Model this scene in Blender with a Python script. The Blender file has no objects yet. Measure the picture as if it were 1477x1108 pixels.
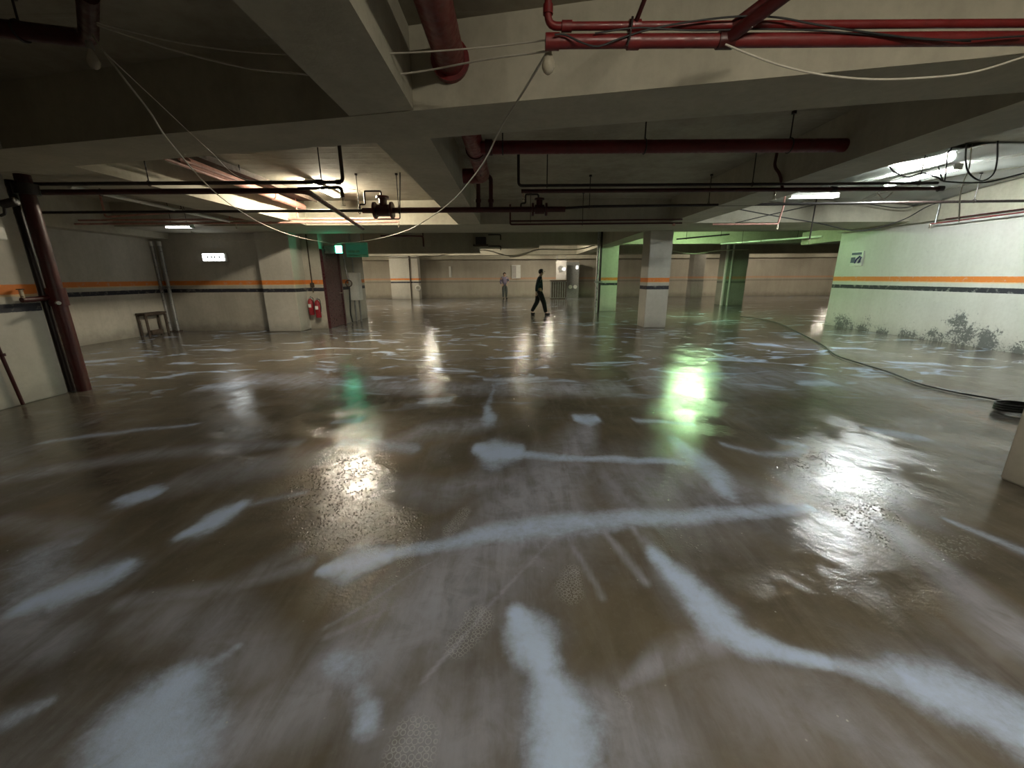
import bpy, bmesh, math, random
import numpy as np
from mathutils import Vector, Matrix
random.seed(4)
C = bpy.context.scene.collection
R = math.radians

# ---------------------------------------------------------------- materials
def newmat(name):
    m = bpy.data.materials.new(name); m.use_nodes = True
    nt = m.node_tree; b = nt.nodes['Principled BSDF']
    return m, nt, b

class N:
    """small helper for node graphs"""
    def __init__(s, nt): s.nt = nt; s.L = nt.links
    def add(s, t, **k):
        n = s.nt.nodes.new(t)
        for a, v in k.items(): setattr(n, a, v)
        return n
    def put(s, sock, v):
        if isinstance(v, bpy.types.NodeSocket): s.L.new(v, sock)
        else: sock.default_value = v
    def math(s, op, a, b=0.0, c=0.0, clamp=False):
        n = s.add('ShaderNodeMath', operation=op); n.use_clamp = clamp
        s.put(n.inputs[0], a); s.put(n.inputs[1], b); s.put(n.inputs[2], c)
        return n.outputs[0]
    def noise(s, vec, scale, detail=4, rough=.55, dist=0.0):
        n = s.add('ShaderNodeTexNoise')
        s.put(n.inputs['Vector'], vec); n.inputs['Scale'].default_value = scale
        n.inputs['Detail'].default_value = detail; n.inputs['Roughness'].default_value = rough
        n.inputs['Distortion'].default_value = dist
        return n.outputs['Fac']
    def scale(s, vec, xyz, loc=(0, 0, 0)):
        n = s.add('ShaderNodeMapping'); s.put(n.inputs['Vector'], vec)
        n.inputs['Scale'].default_value = xyz; n.inputs['Location'].default_value = loc
        return n.outputs[0]
    def ramp(s, v, a, b, lo=0.0, hi=1.0):
        n = s.add('ShaderNodeMapRange'); n.interpolation_type = 'SMOOTHSTEP'
        s.put(n.inputs['Value'], v)
        n.inputs['From Min'].default_value = a; n.inputs['From Max'].default_value = b
        n.inputs['To Min'].default_value = lo; n.inputs['To Max'].default_value = hi
        return n.outputs[0]
    def mix(s, f, a, b):
        n = s.add('ShaderNodeMix', data_type='RGBA')
        s.put(n.inputs[0], f); s.put(n.inputs[6], a); s.put(n.inputs[7], b)
        return n.outputs[2]
    def pos(s): return s.add('ShaderNodeNewGeometry').outputs['Position']
    def bump(s, h, strength, dist=.02, normal=None):
        n = s.add('ShaderNodeBump'); n.inputs['Strength'].default_value = strength
        n.inputs['Distance'].default_value = dist; s.put(n.inputs['Height'], h)
        if normal is not None: s.put(n.inputs['Normal'], normal)
        return n.outputs[0]

def rgba(c): return (c[0], c[1], c[2], 1)

def concrete(name, base, dirt, stripes=0.0, mold=None, rough=.75, stain=.5, base_dirt=0.0, boards=False):
    m, nt, b = newmat(name); n = N(nt); p = n.pos()
    big = n.noise(p, .9, 6, .6); fine = n.noise(p, 14, 5, .6)
    streak = n.noise(n.scale(p, (3.2, 3.2, .45)), 1.0, 5, .65)
    f = n.ramp(n.math('ADD', n.math('MULTIPLY', big, .55), n.math('MULTIPLY', streak, .45)), .36, .68)
    col = n.mix(n.math('MULTIPLY', f, stain), rgba(base), rgba(dirt))
    col = n.mix(n.ramp(fine, .35, .75, 0, .22), col, rgba(dirt))
    sp = n.add('ShaderNodeSeparateXYZ'); n.put(sp.inputs[0], p); z = sp.outputs[2]
    if base_dirt:
        wob = n.math('MULTIPLY', n.noise(p, 3.0, 5, .6), .5)
        g = n.ramp(n.math('SUBTRACT', z, wob), -.28, .12, 1, 0)
        col = n.mix(n.math('MULTIPLY', g, base_dirt), col, (.10, .09, .075, 1))
    if stripes:
        zz = n.math('ADD', z, n.math('MULTIPLY', n.math('SUBTRACT', n.noise(p, 25, 2), .5), .012))
        def band(z0, z1):
            return n.math('MULTIPLY', n.ramp(zz, z0 - .006, z0 + .006), n.ramp(zz, z1 - .006, z1 + .006, 1, 0))
        wear = n.ramp(n.noise(p, 8, 6, .7), .30, .48, .55, 1)
        col = n.mix(n.math('MULTIPLY', n.math('MULTIPLY', band(1.285, 1.400), wear), stripes), col, (.66, .20, .035, 1))
        col = n.mix(n.math('MULTIPLY', n.math('MULTIPLY', band(1.262, 1.285), wear), stripes * .6), col, (.75, .50, .20, 1))
        col = n.mix(n.math('MULTIPLY', n.math('MULTIPLY', band(1.080, 1.180), wear), stripes), col, (.018, .018, .028, 1))
    if mold:
        tot = None
        for (cx, cy, cz, rr) in mold:
            d = n.add('ShaderNodeVectorMath', operation='DISTANCE')
            n.put(d.inputs[0], p); d.inputs[1].default_value = (cx, cy, cz)
            k = n.ramp(d.outputs['Value'], 0, rr, 1, 0)
            tot = k if tot is None else n.math('MAXIMUM', tot, k)
        spots = n.math('ADD', n.math('MULTIPLY', n.noise(p, 5, 8, .8), .6), n.math('MULTIPLY', n.noise(p, 24, 6, .75), .4))
        lowband = n.ramp(n.math('ADD', z, n.math('MULTIPLY', n.noise(p, 1.1, 3), .35)), .16, .30, .62, 0)
        v = n.math('ADD', n.math('MULTIPLY', n.math('MAXIMUM', tot, lowband), .34), n.math('MULTIPLY_ADD', spots, 1.9, -.45))
        col = n.mix(n.ramp(v, .735, .80, 0, .9), col, (.05, .052, .05, 1))
        col = n.mix(n.ramp(v, .64, .80, 0, .5), col, (.16, .165, .165, 1))
    n.put(b.inputs['Base Color'], col)
    b.inputs['Roughness'].default_value = rough
    h = n.math('ADD', n.math('MULTIPLY', fine, .4), big)
    if boards:
        w = n.add('ShaderNodeTexWave', wave_type='BANDS', bands_direction='Y'); w.inputs['Scale'].default_value = 1.1
        w.inputs['Distortion'].default_value = .4; n.put(w.inputs['Vector'], p)
        h = n.math('ADD', h, n.math('MULTIPLY', n.ramp(w.outputs['Fac'], .9, 1), .3))
    n.put(b.inputs['Normal'], n.bump(h, .35, .02))
    return m

def paint(name, col, rough=.45, metal=0.0, grime=.35, dark=(.02, .012, .01)):
    m, nt, b = newmat(name); n = N(nt); p = n.pos()
    f = n.ramp(n.noise(p, 9, 5, .65), .42, .72, 0, grime)
    n.put(b.inputs['Base Color'], n.mix(f, rgba(col), rgba(dark)))
    n.put(b.inputs['Roughness'], n.ramp(n.noise(p, 22, 3), .3, .7, rough - .1, rough + .15))
    b.inputs['Metallic'].default_value = metal
    return m

def glow(name, col, strength):
    m, nt, b = newmat(name)
    b.inputs['Base Color'].default_value = rgba(col)
    b.inputs['Emission Color'].default_value = rgba(col); b.inputs['Emission Strength'].default_value = strength
    return m

M = {}
M['wall'] = concrete('wall_paint', (.50, .47, .40), (.27, .245, .20), 1.0, rough=.7, base_dirt=.55)
M['wall_right'] = concrete('right_wall_paint', (.62, .61, .57), (.42, .40, .36), 1.0, rough=.6, stain=.35, base_dirt=.25,
    mold=[(9.5, 8.45, .20, .60), (9.5, 8.60, .48, .48), (9.5, 7.95, .12, .60), (9.5, 7.4, .0, .5), (9.5, 11.6, .0, .7), (9.5, 10.9, -.02, .6), (9.5, 10.3, -.05, .5), (9.5, 9.6, -.03, .5), (9.5, 9.0, .0, .5)])
M['wall_far'] = concrete('far_wall_paint', (.40, .365, .30), (.25, .22, .175), .32, rough=.8, base_dirt=.5)
M['column'] = concrete('column_paint', (.52, .50, .44), (.32, .29, .24), 1.0, rough=.7, stain=.4, base_dirt=.35)
M['column_bare'] = concrete('column_old_paint', (.36, .34, .30), (.2, .18, .15), .5, rough=.8, base_dirt=.4)
M['beam'] = concrete('beam_concrete', (.46, .43, .34), (.24, .22, .17), 0, rough=.85, stain=.45)
M['slab'] = concrete('slab_concrete', (.38, .35, .27), (.18, .16, .12), 0, rough=.9, stain=.65, boards=True)
M['red'] = paint('red_pipe_paint', (.15, .012, .012), .42)
M['dred'] = paint('dark_red_pipe_paint', (.055, .006, .006), .4)
M['pink'] = paint('faded_pink_pipe_paint', (.50, .25, .20), .5)
M['mred'] = paint('deep_red_pipe_paint', (.13, .006, .009), .4)
M['black'] = paint('black_pipe_paint', (.022, .014, .013), .4)
M['steel'] = paint('galvanised_steel', (.42, .42, .42), .35, .7, .3, (.1, .09, .08))
M['white'] = paint('white_enamel', (.70, .70, .66), .35, 0, .2, (.3, .28, .22))
M['cable_white'] = paint('pale_cable', (.50, .47, .40), .5, 0, .3, (.25, .2, .15))
M['cable_dark'] = paint('dark_cable', (.02, .02, .02), .5, 0, .1)
M['door'] = paint('maroon_door_paint', (.065, .018, .022), .35)
M['grey'] = paint('grey_enamel', (.22, .22, .21), .4)
M['rust'] = paint('rusty_steel', (.07, .05, .035), .8, 0, .6)
M['brass'] = paint('brass_fitting', (.6, .52, .4), .3, .7, .2)
M['ext_red'] = paint('extinguisher_red', (.26, .012, .02), .35)
M['glass'] = None
m, nt, b = newmat('bulb_glass'); b.inputs['Base Color'].default_value = (.55, .5, .4, 1); b.inputs['Roughness'].default_value = .12; b.inputs['Transmission Weight'].default_value = .45; M['glass'] = m
M['tube_warm'] = glow('warm_tube_light', (1, .90, .70), 330)
M['tube_near'] = glow('near_tube_light', (1, .93, .76), 190)
M['tube_cool'] = glow('cool_tube_light', (.93, 1, .96), 300)
M['tube_green'] = glow('greenish_tube_light', (.58, 1, .48), 290)
M['tube_far'] = glow('far_tube_light', (1, .91, .72), 520)
M['tube_dim'] = glow('tube_lit_softly', (1, 1, .97), 3)
M['sign_white'] = glow('lit_white_sign', (.95, 1, 1), 5)
M['sign_green'] = glow('lit_green_sign', (.08, .95, .50), 12)
M['panel_green'] = glow('green_sign_panel', (.05, .24, .14), .08)
M['sign_mark'] = paint('sign_lettering', (.45, .50, .48), .5, 0, 0)
M['pale_green'] = paint('pale_green_lettering', (.30, .62, .42), .5, 0, 0)
M['blue'] = paint('dark_blue_sign_paint', (.035, .035, .12), .4, 0, .1)
M['poster'] = paint('poster_grey', (.42, .40, .38), .6, 0, .3, (.2, .18, .16))
M['skin'] = paint('skin', (.42, .26, .18), .5, 0, 0)
M['hair'] = paint('black_hair', (.012, .011, .01), .6, 0, 0)
M['teal'] = paint('dark_teal_cloth', (.008, .026, .028), .85, 0, .2, (.005, .008, .01))
M['trouser'] = paint('dark_trouser_cloth', (.010, .013, .013), .9, 0, .2, (.004, .004, .004))
M['mauve'] = paint('grey_violet_cloth', (.15, .13, .19), .85, 0, .2, (.08, .07, .09))
M['greytrouser'] = paint('grey_green_trouser_cloth', (.07, .08, .075), .9, 0, .2)
M['shoe'] = paint('black_shoe', (.012, .012, .012), .5, 0, 0)

# ---------------------------------------------------------------- objects
def tag(o, label=None, cat=None, group=None, kind=None):
    if label: o['label'] = label
    if cat: o['category'] = cat
    if group: o['group'] = group
    if kind: o['kind'] = kind
    return o
def obj(name, bm, mat, parent=None, smooth=True):
    me = bpy.data.meshes.new(name); bm.to_mesh(me); bm.free()
    me.materials.append(mat)
    if smooth:
        for p in me.polygons: p.use_smooth = True
        try: me.set_sharp_from_angle(angle=R(40))
        except Exception: pass
    o = bpy.data.objects.new(name, me); C.objects.link(o)
    if parent:
        o.parent = parent; o.matrix_parent_inverse = parent.matrix_basis.inverted()
    return o
def empty(name, loc, label, cat, group=None):
    o = bpy.data.objects.new(name, None); o.location = loc; o.empty_display_size = .1
    C.objects.link(o); return tag(o, label, cat, group)
def box(bm, x0, x1, y0, y1, z0, z1, mtx=None, bevel=0.0):
    vs = [bm.verts.new((x, y, z)) for x in (x0, x1) for y in (y0, y1) for z in (z0, z1)]
    if mtx is not None:
        for v in vs: v.co = mtx @ v.co
    fs = []
    for q in ((0, 1, 3, 2), (4, 6, 7, 5), (0, 4, 5, 1), (2, 3, 7, 6), (0, 2, 6, 4), (1, 5, 7, 3)):
        fs.append(bm.faces.new([vs[i] for i in q]))
    if bevel:
        es = list({e for f in fs for e in f.edges})
        bmesh.ops.bevel(bm, geom=es, offset=bevel, segments=2, affect='EDGES')
    return vs
def mbox(name, dims, mat, parent=None, bevel=0.0, mtx=None):
    bm = bmesh.new(); box(bm, *dims, mtx=mtx, bevel=bevel); return obj(name, bm, mat, parent, smooth=bool(bevel))
def prism(bm, pts, z0, z1):
    lo = [bm.verts.new((x, y, z0)) for x, y in pts]; hi = [bm.verts.new((x, y, z1)) for x, y in pts]
    bm.faces.new(lo[::-1]); bm.faces.new(hi)
    for i in range(len(pts)):
        j = (i + 1) % len(pts); bm.faces.new((lo[i], lo[j], hi[j], hi[i]))
    bmesh.ops.recalc_face_normals(bm, faces=bm.faces)
def rounded(pts, rad):
    pts = [Vector(p) for p in pts]
    if rad <= 0 or len(pts) < 3: return pts
    out = [pts[0]]
    for a, b_, c in zip(pts, pts[1:], pts[2:]):
        d1 = (a - b_); d2 = (c - b_); r = min(rad, d1.length * .45, d2.length * .45)
        p1 = b_ + d1.normalized() * r; p2 = b_ + d2.normalized() * r
        for k in range(6):
            t = k / 5; out.append((1 - t) ** 2 * p1 + 2 * t * (1 - t) * b_ + t * t * p2)
    out.append(pts[-1]); return out
def smoothpath(pts, n=8):
    pts = [Vector(p) for p in pts]; P = [pts[0] * 2 - pts[1]] + pts + [pts[-1] * 2 - pts[-2]]; out = []
    for i in range(1, len(P) - 2):
        for k in range(n):
            t = k / n; a, b_, c, d = P[i - 1], P[i], P[i + 1], P[i + 2]
            out.append(.5 * ((2 * b_) + (c - a) * t + (2 * a - 5 * b_ + 4 * c - d) * t * t + (3 * b_ - a - 3 * c + d) * t ** 3))
    out.append(pts[-1]); return out
def sweep(bm, pts, r, seg=12, radii=None):
    pts = [Vector(p) for p in pts]; rings = []; up = None
    for i, p in enumerate(pts):
        t = (pts[min(i + 1, len(pts) - 1)] - pts[max(i - 1, 0)])
        if t.length < 1e-7: t = Vector((0, 0, 1))
        t.normalize()
        if up is None:
            up = Vector((0, 0, 1)) if abs(t.z) < .9 else Vector((1, 0, 0))
        u = (up - t * up.dot(t)).normalized(); up = u; w = t.cross(u)
        rr = radii[i] if radii else r
        rings.append([bm.verts.new(p + (u * math.cos(2 * math.pi * k / seg) + w * math.sin(2 * math.pi * k / seg)) * rr) for k in range(seg)])
    for a, b_ in zip(rings, rings[1:]):
        for k in range(seg):
            bm.faces.new((a[k], a[(k + 1) % seg], b_[(k + 1) % seg], b_[k]))
    bm.faces.new(rings[0][::-1]); bm.faces.new(rings[-1])
def tube(name, pts, r, mat, parent=None, bend=.05, seg=12):
    bm = bmesh.new(); sweep(bm, rounded(pts, bend), r, seg); return obj(name, bm, mat, parent)
def cyl(name, a, b_, r, mat, parent=None, seg=16):
    bm = bmesh.new(); sweep(bm, [a, b_], r, seg); return obj(name, bm, mat, parent)
def cable(name, pts, r, mat, label, cat='cable', group=None, seg=8):
    bm = bmesh.new(); sweep(bm, smoothpath(pts), r, seg)
    return tag(obj(name, bm, mat), label, cat, group)
SLAB = 3.18
def hanger(parent, x, y, z, r, mat=None):
    bm = bmesh.new()
    sweep(bm, [(x, y, z + r), (x, y, SLAB - .012)], .007, 8)
    sweep(bm, [(x - .0, y, SLAB - .03), (x, y, SLAB - .001)], .025, 10)
    t = bm  # the clamp ring around the pipe
    ring = [Vector((x + 0, y + math.cos(a) * (r + .006), z + math.sin(a) * (r + .006))) for a in [2 * math.pi * k / 16 for k in range(17)]]
    sweep(bm, ring, .007, 6)
    return obj('hanger', bm, mat or M['black'], parent)
def coupling(parent, a, r, axis='x', w=.05, mat=None):
    d = {'x': Vector((w / 2, 0, 0)), 'y': Vector((0, w / 2, 0)), 'z': Vector((0, 0, w / 2))}[axis]; a = Vector(a)
    return cyl('coupling', a - d, a + d, r * 1.35, mat or M['black'], parent)
def sprinkler(parent, x, y, z, mat=None):
    """small pendant head with its neck, frame and deflector; top of the neck at z"""
    bm = bmesh.new()
    sweep(bm, [(x, y, z), (x, y, z - .05)], .014, 10)
    sweep(bm, [(x - .016, y, z - .05), (x - .012, y, z - .085), (x, y, z - .095)], .004, 6)
    sweep(bm, [(x + .016, y, z - .05), (x + .012, y, z - .085), (x, y, z - .095)], .004, 6)
    sweep(bm, [(x, y, z - .095), (x, y, z - .1)], .022, 12)
    return obj('sprinkler_head', bm, mat or M['brass'], parent)
def struct(name, dims, mat):
    return tag(mbox(name, dims, mat), kind='structure')

# ---------------------------------------------------------------- the floor
STROKES = [
    ('m', 0.9, [(-0.982, 1.755, 0.018, 0.026), (-0.838, 1.8, 0.055, 0.083), (-0.677, 1.869, 0.03, 0.046)]),
    ('m', 0.75, [(-0.677, 1.869, 0.023, 0.034), (-0.39, 1.954, 0.027, 0.043), (-0.081, 2.065, 0.045, 0.076), (0.252, 2.123, 0.05, 0.087), (0.688, 2.19, 0.039, 0.068), (1.125, 2.208, 0.034, 0.061), (1.542, 2.257, 0.031, 0.055), (1.92, 2.292, 0.018, 0.032)]),
    ('m', 1, [(-0.309, 3.243, 0.03, 0.075), (-0.154, 3.155, 0.071, 0.175), (0.053, 3.18, 0.042, 0.102)]),
    ('m', 0.8, [(0.034, 3.138, 0.023, 0.056), (0.632, 3.035, 0.017, 0.039), (1.376, 2.973, 0.022, 0.051)]),
    ('m', 0.85, [(1.487, 3.289, 0.049, 0.124), (1.493, 3.049, 0.08, 0.194), (1.518, 2.804, 0.074, 0.166), (1.476, 2.543, 0.044, 0.088)]),
    ('m', 0.9, [(0.682, 4.005, 0.029, 0.087), (0.772, 3.94, 0.036, 0.106), (0.905, 4.022, 0.022, 0.066)]),
    ('m', 0.8, [(-0.248, 4.023, 0.051, 0.156), (-0.282, 4.347, 0.032, 0.102)]),
    ('m', 0.5, [(-0.282, 4.347, 0.032, 0.102), (-0.252, 4.902, 0.026, 0.095), (-0.256, 5.412, 0.019, 0.076), (0.015, 5.638, 0.02, 0.082)]),
    ('m', 0.6, [(-0.389, 5.689, 0.02, 0.083), (0.066, 5.637, 0.03, 0.123), (0.53, 5.79, 0.021, 0.086)]),
    ('m', 0.6, [(-1.117, 4.628, 0.017, 0.056), (-0.769, 4.705, 0.034, 0.118)]),
    ('m', 1, [(0.013, 1.469, 0.031, 0.039), (0.07, 1.344, 0.069, 0.084), (0.119, 1.234, 0.043, 0.048)]),
    ('m', 1, [(0.127, 1.178, 0.042, 0.045), (0.156, 1.088, 0.069, 0.071), (0.168, 0.987, 0.082, 0.08), (0.141, 0.863, 0.071, 0.062)]),
    ('m', 0.95, [(0.765, 1.855, 0.03, 0.046), (0.83, 1.651, 0.051, 0.072), (0.882, 1.443, 0.067, 0.086), (0.941, 1.33, 0.048, 0.057), (1.096, 1.263, 0.027, 0.031), (1.206, 1.227, 0.021, 0.023)]),
    ('m', 0.6, [(1.206, 1.227, 0.021, 0.023), (1.345, 1.17, 0.041, 0.044), (1.486, 1.129, 0.07, 0.075)]),
    ('m', 0.85, [(1.486, 1.129, 0.075, 0.081), (1.607, 1.079, 0.092, 0.097), (1.7, 0.978, 0.095, 0.093)]),
    ('m', 0.95, [(-1.113, 0.906, 0.108, 0.1), (-1.236, 1.05, 0.108, 0.111), (-1.242, 1.147, 0.067, 0.071)]),
    ('m', 0.5, [(-1.242, 1.147, 0.051, 0.054), (-1.187, 1.229, 0.027, 0.029), (-1.125, 1.32, 0.014, 0.016)]),
    ('m', 0.55, [(-0.707, 1.24, 0.038, 0.042), (-0.602, 1.211, 0.053, 0.059)]),
    ('m', 0.8, [(-0.509, 1.057, 0.034, 0.033), (-0.498, 1.012, 0.033, 0.031)]),
    ('m', 0.5, [(-0.602, 1.211, 0.037, 0.041), (-0.509, 1.057, 0.022, 0.021)]),
    ('m', 0.95, [(-2.676, 2.474, 0.024, 0.046), (-2.587, 2.491, 0.048, 0.095), (-2.502, 2.527, 0.029, 0.058)]),
    ('m', 1, [(-1.934, 2.058, 0.025, 0.04), (-1.855, 2.204, 0.057, 0.101), (-1.8, 2.352, 0.032, 0.06)]),
    ('m', 0.4, [(-1.8, 2.352, 0.023, 0.042), (-1.457, 2.533, 0.015, 0.029)]),
    ('m', 0.9, [(-2.246, 1.538, 0.039, 0.051), (-2.143, 1.623, 0.064, 0.089), (-2.04, 1.724, 0.057, 0.082), (-2.032, 1.811, 0.022, 0.033)]),
    ('m', 0.45, [(-2.306, 1.633, 0.075, 0.105), (-2.596, 1.888, 0.069, 0.108), (-2.492, 1.988, 0.028, 0.045)]),
    ('m', 0.6, [(-1.564, 3.384, 0.025, 0.064), (-1.244, 3.363, 0.044, 0.113), (-0.859, 3.266, 0.031, 0.076)]),
    ('m', 0.6, [(-4.277, 5.402, 0.039, 0.153), (-3.786, 5.463, 0.059, 0.237)]),
    ('m', 0.8, [(-7.857, 7.216, 0.02, 0.097), (-7.486, 7.331, 0.027, 0.135)]),
    ('m', 0.5, [(-4.353, 3.461, 0.02, 0.05), (-3.918, 3.676, 0.021, 0.056), (-3.25, 3.912, 0.015, 0.041)]),
    ('m', 0.7, [(3.892, 7.485, 0.026, 0.14), (4.067, 7.018, 0.036, 0.187)]),
    ('m', 0.7, [(3.929, 5.344, 0.019, 0.074), (4.435, 5.406, 0.038, 0.153)]),
    ('m', 0.7, [(3.455, 3.656, 0.02, 0.055), (3.578, 3.511, 0.038, 0.104), (3.768, 3.441, 0.019, 0.049)]),
    ('m', 0.6, [(6.457, 6.703, 0.017, 0.085), (7.146, 6.513, 0.022, 0.107)]),
    ('m', 0.7, [(5.271, 8.734, 0.022, 0.141), (5.703, 8.532, 0.029, 0.18)]),
    ('m', 0.45, [(2.413, 3.366, 0.025, 0.064), (2.545, 3.287, 0.03, 0.076), (2.359, 3.103, 0.023, 0.055)]),
    ('m', 0.6, [(-1.869, 3.948, 0.015, 0.042), (-1.601, 4.006, 0.022, 0.065)]),
    ('m', 0.6, [(1.273, 3.951, 0.014, 0.042), (1.829, 3.819, 0.014, 0.04)]),
    ('m', 0.5, [(-1.737, 1.02, 0.038, 0.036), (-1.657, 1.095, 0.02, 0.02)]),
    ('m', 0.5, [(2.652, 2.139, 0.021, 0.036), (2.762, 1.864, 0.037, 0.058)]),
    ('m', 0.5, [(1.862, 3.329, 0.018, 0.047), (2.1, 3.107, 0.023, 0.055), (2.359, 3.103, 0.017, 0.041)]),
    ('h', 0.6, [(0.79, 3.878, 0.057, 0.168), (0.543, 3.201, 0.119, 0.31), (0.244, 2.511, 0.217, 0.49), (0.001, 2.078, 0.205, 0.391), (-0.274, 1.661, 0.188, 0.292), (-0.523, 1.348, 0.159, 0.205), (-0.768, 1.094, 0.111, 0.118), (-0.964, 0.924, 0.11, 0.103)]),
    ('h', 0.45, [(0.799, 2.601, 0.198, 0.457), (1.294, 2.594, 0.197, 0.455), (1.821, 2.277, 0.097, 0.185)]),
    ('h', 0.5, [(2.237, 2.054, 0.048, 0.082), (2.174, 1.686, 0.075, 0.111), (2.083, 1.312, 0.09, 0.109)]),
    ('h', 0.5, [(-0.332, 1.022, 0.164, 0.173), (-0.14, 0.978, 0.182, 0.188)]),
    ('h', 0.5, [(0.291, 1.087, 0.061, 0.063), (0.427, 0.975, 0.136, 0.136), (0.333, 0.88, 0.126, 0.117)]),
    ('h', 0.35, [(0.756, 1.084, 0.122, 0.131), (1.055, 1.059, 0.144, 0.154), (1.206, 0.911, 0.129, 0.123)]),
    ('h', 0.55, [(0.402, 1.136, 0.02, 0.021), (0.595, 1.246, 0.038, 0.042), (0.859, 1.338, 0.057, 0.069)]),
    ('h', 0.35, [(0.767, 2.037, 0.048, 0.081), (0.763, 1.699, 0.055, 0.08), (0.807, 1.482, 0.077, 0.102)]),
    ('h', 0.4, [(-1.604, 1.463, 0.078, 0.1), (-1.329, 1.424, 0.106, 0.137), (-0.971, 1.227, 0.081, 0.092)]),
    ('h', 0.35, [(-2.47, 2.643, 0.071, 0.15), (-1.995, 2.948, 0.078, 0.182), (-1.123, 3.377, 0.063, 0.164)]),
    ('h', 0.4, [(-1.809, 1.551, 0.033, 0.043), (-1.409, 1.625, 0.034, 0.046), (-1.089, 1.792, 0.029, 0.043)]),
    ('h', 0.4, [(-2.242, 1.431, 0.153, 0.204), (-1.885, 1.325, 0.072, 0.085)]),
    ('h', 0.3, [(-1.206, 1.874, 0.045, 0.07), (-1.375, 1.625, 0.054, 0.075), (-1.541, 1.425, 0.049, 0.06)]),
    ('h', 0.5, [(-4.077, 5.913, 0.064, 0.276), (-1.303, 5.257, 0.057, 0.22), (1.5, 5.189, 0.074, 0.29)]),
    ('h', 0.4, [(-0.9, 2.623, 0.06, 0.126), (-0.474, 2.474, 0.067, 0.133), (-0.204, 2.717, 0.062, 0.134)]),
    ('h', 0.4, [(-3.883, 2.766, 0.043, 0.091), (-3.09, 3.186, 0.042, 0.102), (-1.945, 3.39, 0.032, 0.081)]),
    ('h', 0.4, [(1.96, 5.178, 0.129, 0.527), (3.798, 5.919, 0.124, 0.578), (5.132, 5.101, 0.125, 0.512)]),
    ('h', 0.45, [(2.032, 2.585, 0.069, 0.144), (2.608, 2.679, 0.126, 0.285), (2.516, 2.309, 0.08, 0.153)]),
    ('h', 0.35, [(-3.211, 2.219, 0.035, 0.062), (-2.538, 2.071, 0.05, 0.083), (-2.653, 1.888, 0.061, 0.096)]),
    ('t', 1, [(-0.378, 2.082, 0.025, 0.041), (-0.34, 2.173, 0.026, 0.044), (-0.316, 2.263, 0.027, 0.048)]),
    ('t', 1, [(-0.337, 0.901, 0.047, 0.042), (-0.323, 0.979, 0.046, 0.043)]),
    ('t', 1, [(-0.229, 1.313, 0.031, 0.036), (-0.154, 1.433, 0.042, 0.053)]),
    ('t', 1, [(-0.572, 1.84, 0.03, 0.045), (-0.617, 1.926, 0.027, 0.042)]),
    ('t', 0.8, [(0.265, 1.611, 0.047, 0.064), (0.3, 1.713, 0.035, 0.05)]),
    ('t', 0.5, [(0.371, 1.111, 0.02, 0.02), (0.407, 1.063, 0.019, 0.019)]),
    ('h', 0.6, [(0.232, 2.01, 0.012, 0.019), (-0.127, 1.489, 0.013, 0.016), (-0.332, 1.154, 0.008, 0.01)]),
    ('h', 0.5, [(0.12, 2.011, 0.012, 0.019), (-0.315, 1.491, 0.013, 0.016), (-0.594, 1.225, 0.008, 0.01)]),
    ('h', 0.55, [(0.0, 2.012, 0.012, 0.019), (-0.459, 1.573, 0.016, 0.022), (-0.784, 1.35, 0.015, 0.017)]),
    ('h', 0.5, [(-0.376, 1.866, 0.011, 0.017), (-0.603, 1.618, 0.01, 0.013), (-0.807, 1.402, 0.009, 0.011)]),
    ('h', 0.5, [(0.319, 2.009, 0.016, 0.026), (0.364, 1.804, 0.018, 0.027), (0.421, 1.566, 0.013, 0.017)]),
    ('h', 0.5, [(0.533, 2.072, 0.016, 0.027), (0.598, 1.857, 0.022, 0.034), (0.644, 1.653, 0.017, 0.023)]),
    ('h', 0.5, [(0.717, 2.07, 0.024, 0.041), (0.784, 1.855, 0.037, 0.057), (0.812, 1.606, 0.04, 0.054)]),
    ('h', 0.45, [(-1.123, 3.377, 0.05, 0.13), (-0.812, 3.713, 0.055, 0.155), (-0.277, 3.898, 0.057, 0.169)]),
    ('h', 0.45, [(-0.588, 2.569, 0.039, 0.08), (-0.297, 2.615, 0.05, 0.103), (0.106, 2.713, 0.062, 0.133)]),
    ('f', 1, [(-1.504, 2.846, 0.108, 0.25), (-1.151, 2.626, 0.161, 0.361), (-1.046, 2.232, 0.11, 0.205)]),
    ('f', 1, [(2.52, 2.969, 0.122, 0.3), (2.432, 2.531, 0.192, 0.434), (2.227, 2.159, 0.118, 0.219)]),
    ('f', 0.8, [(0.804, 1.912, 0.069, 0.111), (1.078, 2.1, 0.074, 0.13)]),
    ('f', 0.7, [(-0.751, 2.12, 0.084, 0.148), (-0.526, 1.868, 0.094, 0.15)]),
    ('f', 0.6, [(0.396, 1.111, 0.062, 0.065), (0.662, 1.275, 0.041, 0.047)]),
]

def axis(parts):
    out = []
    for a, b_, s in parts: out += list(np.arange(a, b_, s))
    return np.array(out + [parts[-1][1]])
X = axis([(-14, -6, .12), (-6, -2.5, .035), (-2.5, 3.2, .016), (3.2, 7, .035), (7, 26, .14)])
Y = axis([(-6, .75, .25), (.75, 2.4, .014), (2.4, 4.5, .028), (4.5, 9, .05), (9, 31, .12)])
XX, YY = np.meshgrid(X, Y, indexing='xy'); nx, ny = len(X), len(Y)
rng = np.random.default_rng(3)
def lump(sc, seed):
    """smooth band-limited wobble made of random waves"""
    r = np.random.default_rng(seed); out = np.zeros_like(XX)
    for k in range(14):
        a = r.uniform(0, 2 * math.pi); f = sc * r.uniform(.5, 2.2); ph = r.uniform(0, 6.28)
        out += np.sin((XX * math.cos(a) + YY * math.sin(a)) * f + ph) / 3.7
    return out
far_w = np.clip((YY - .9) / 3.0, .25, 1.6)
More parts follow.
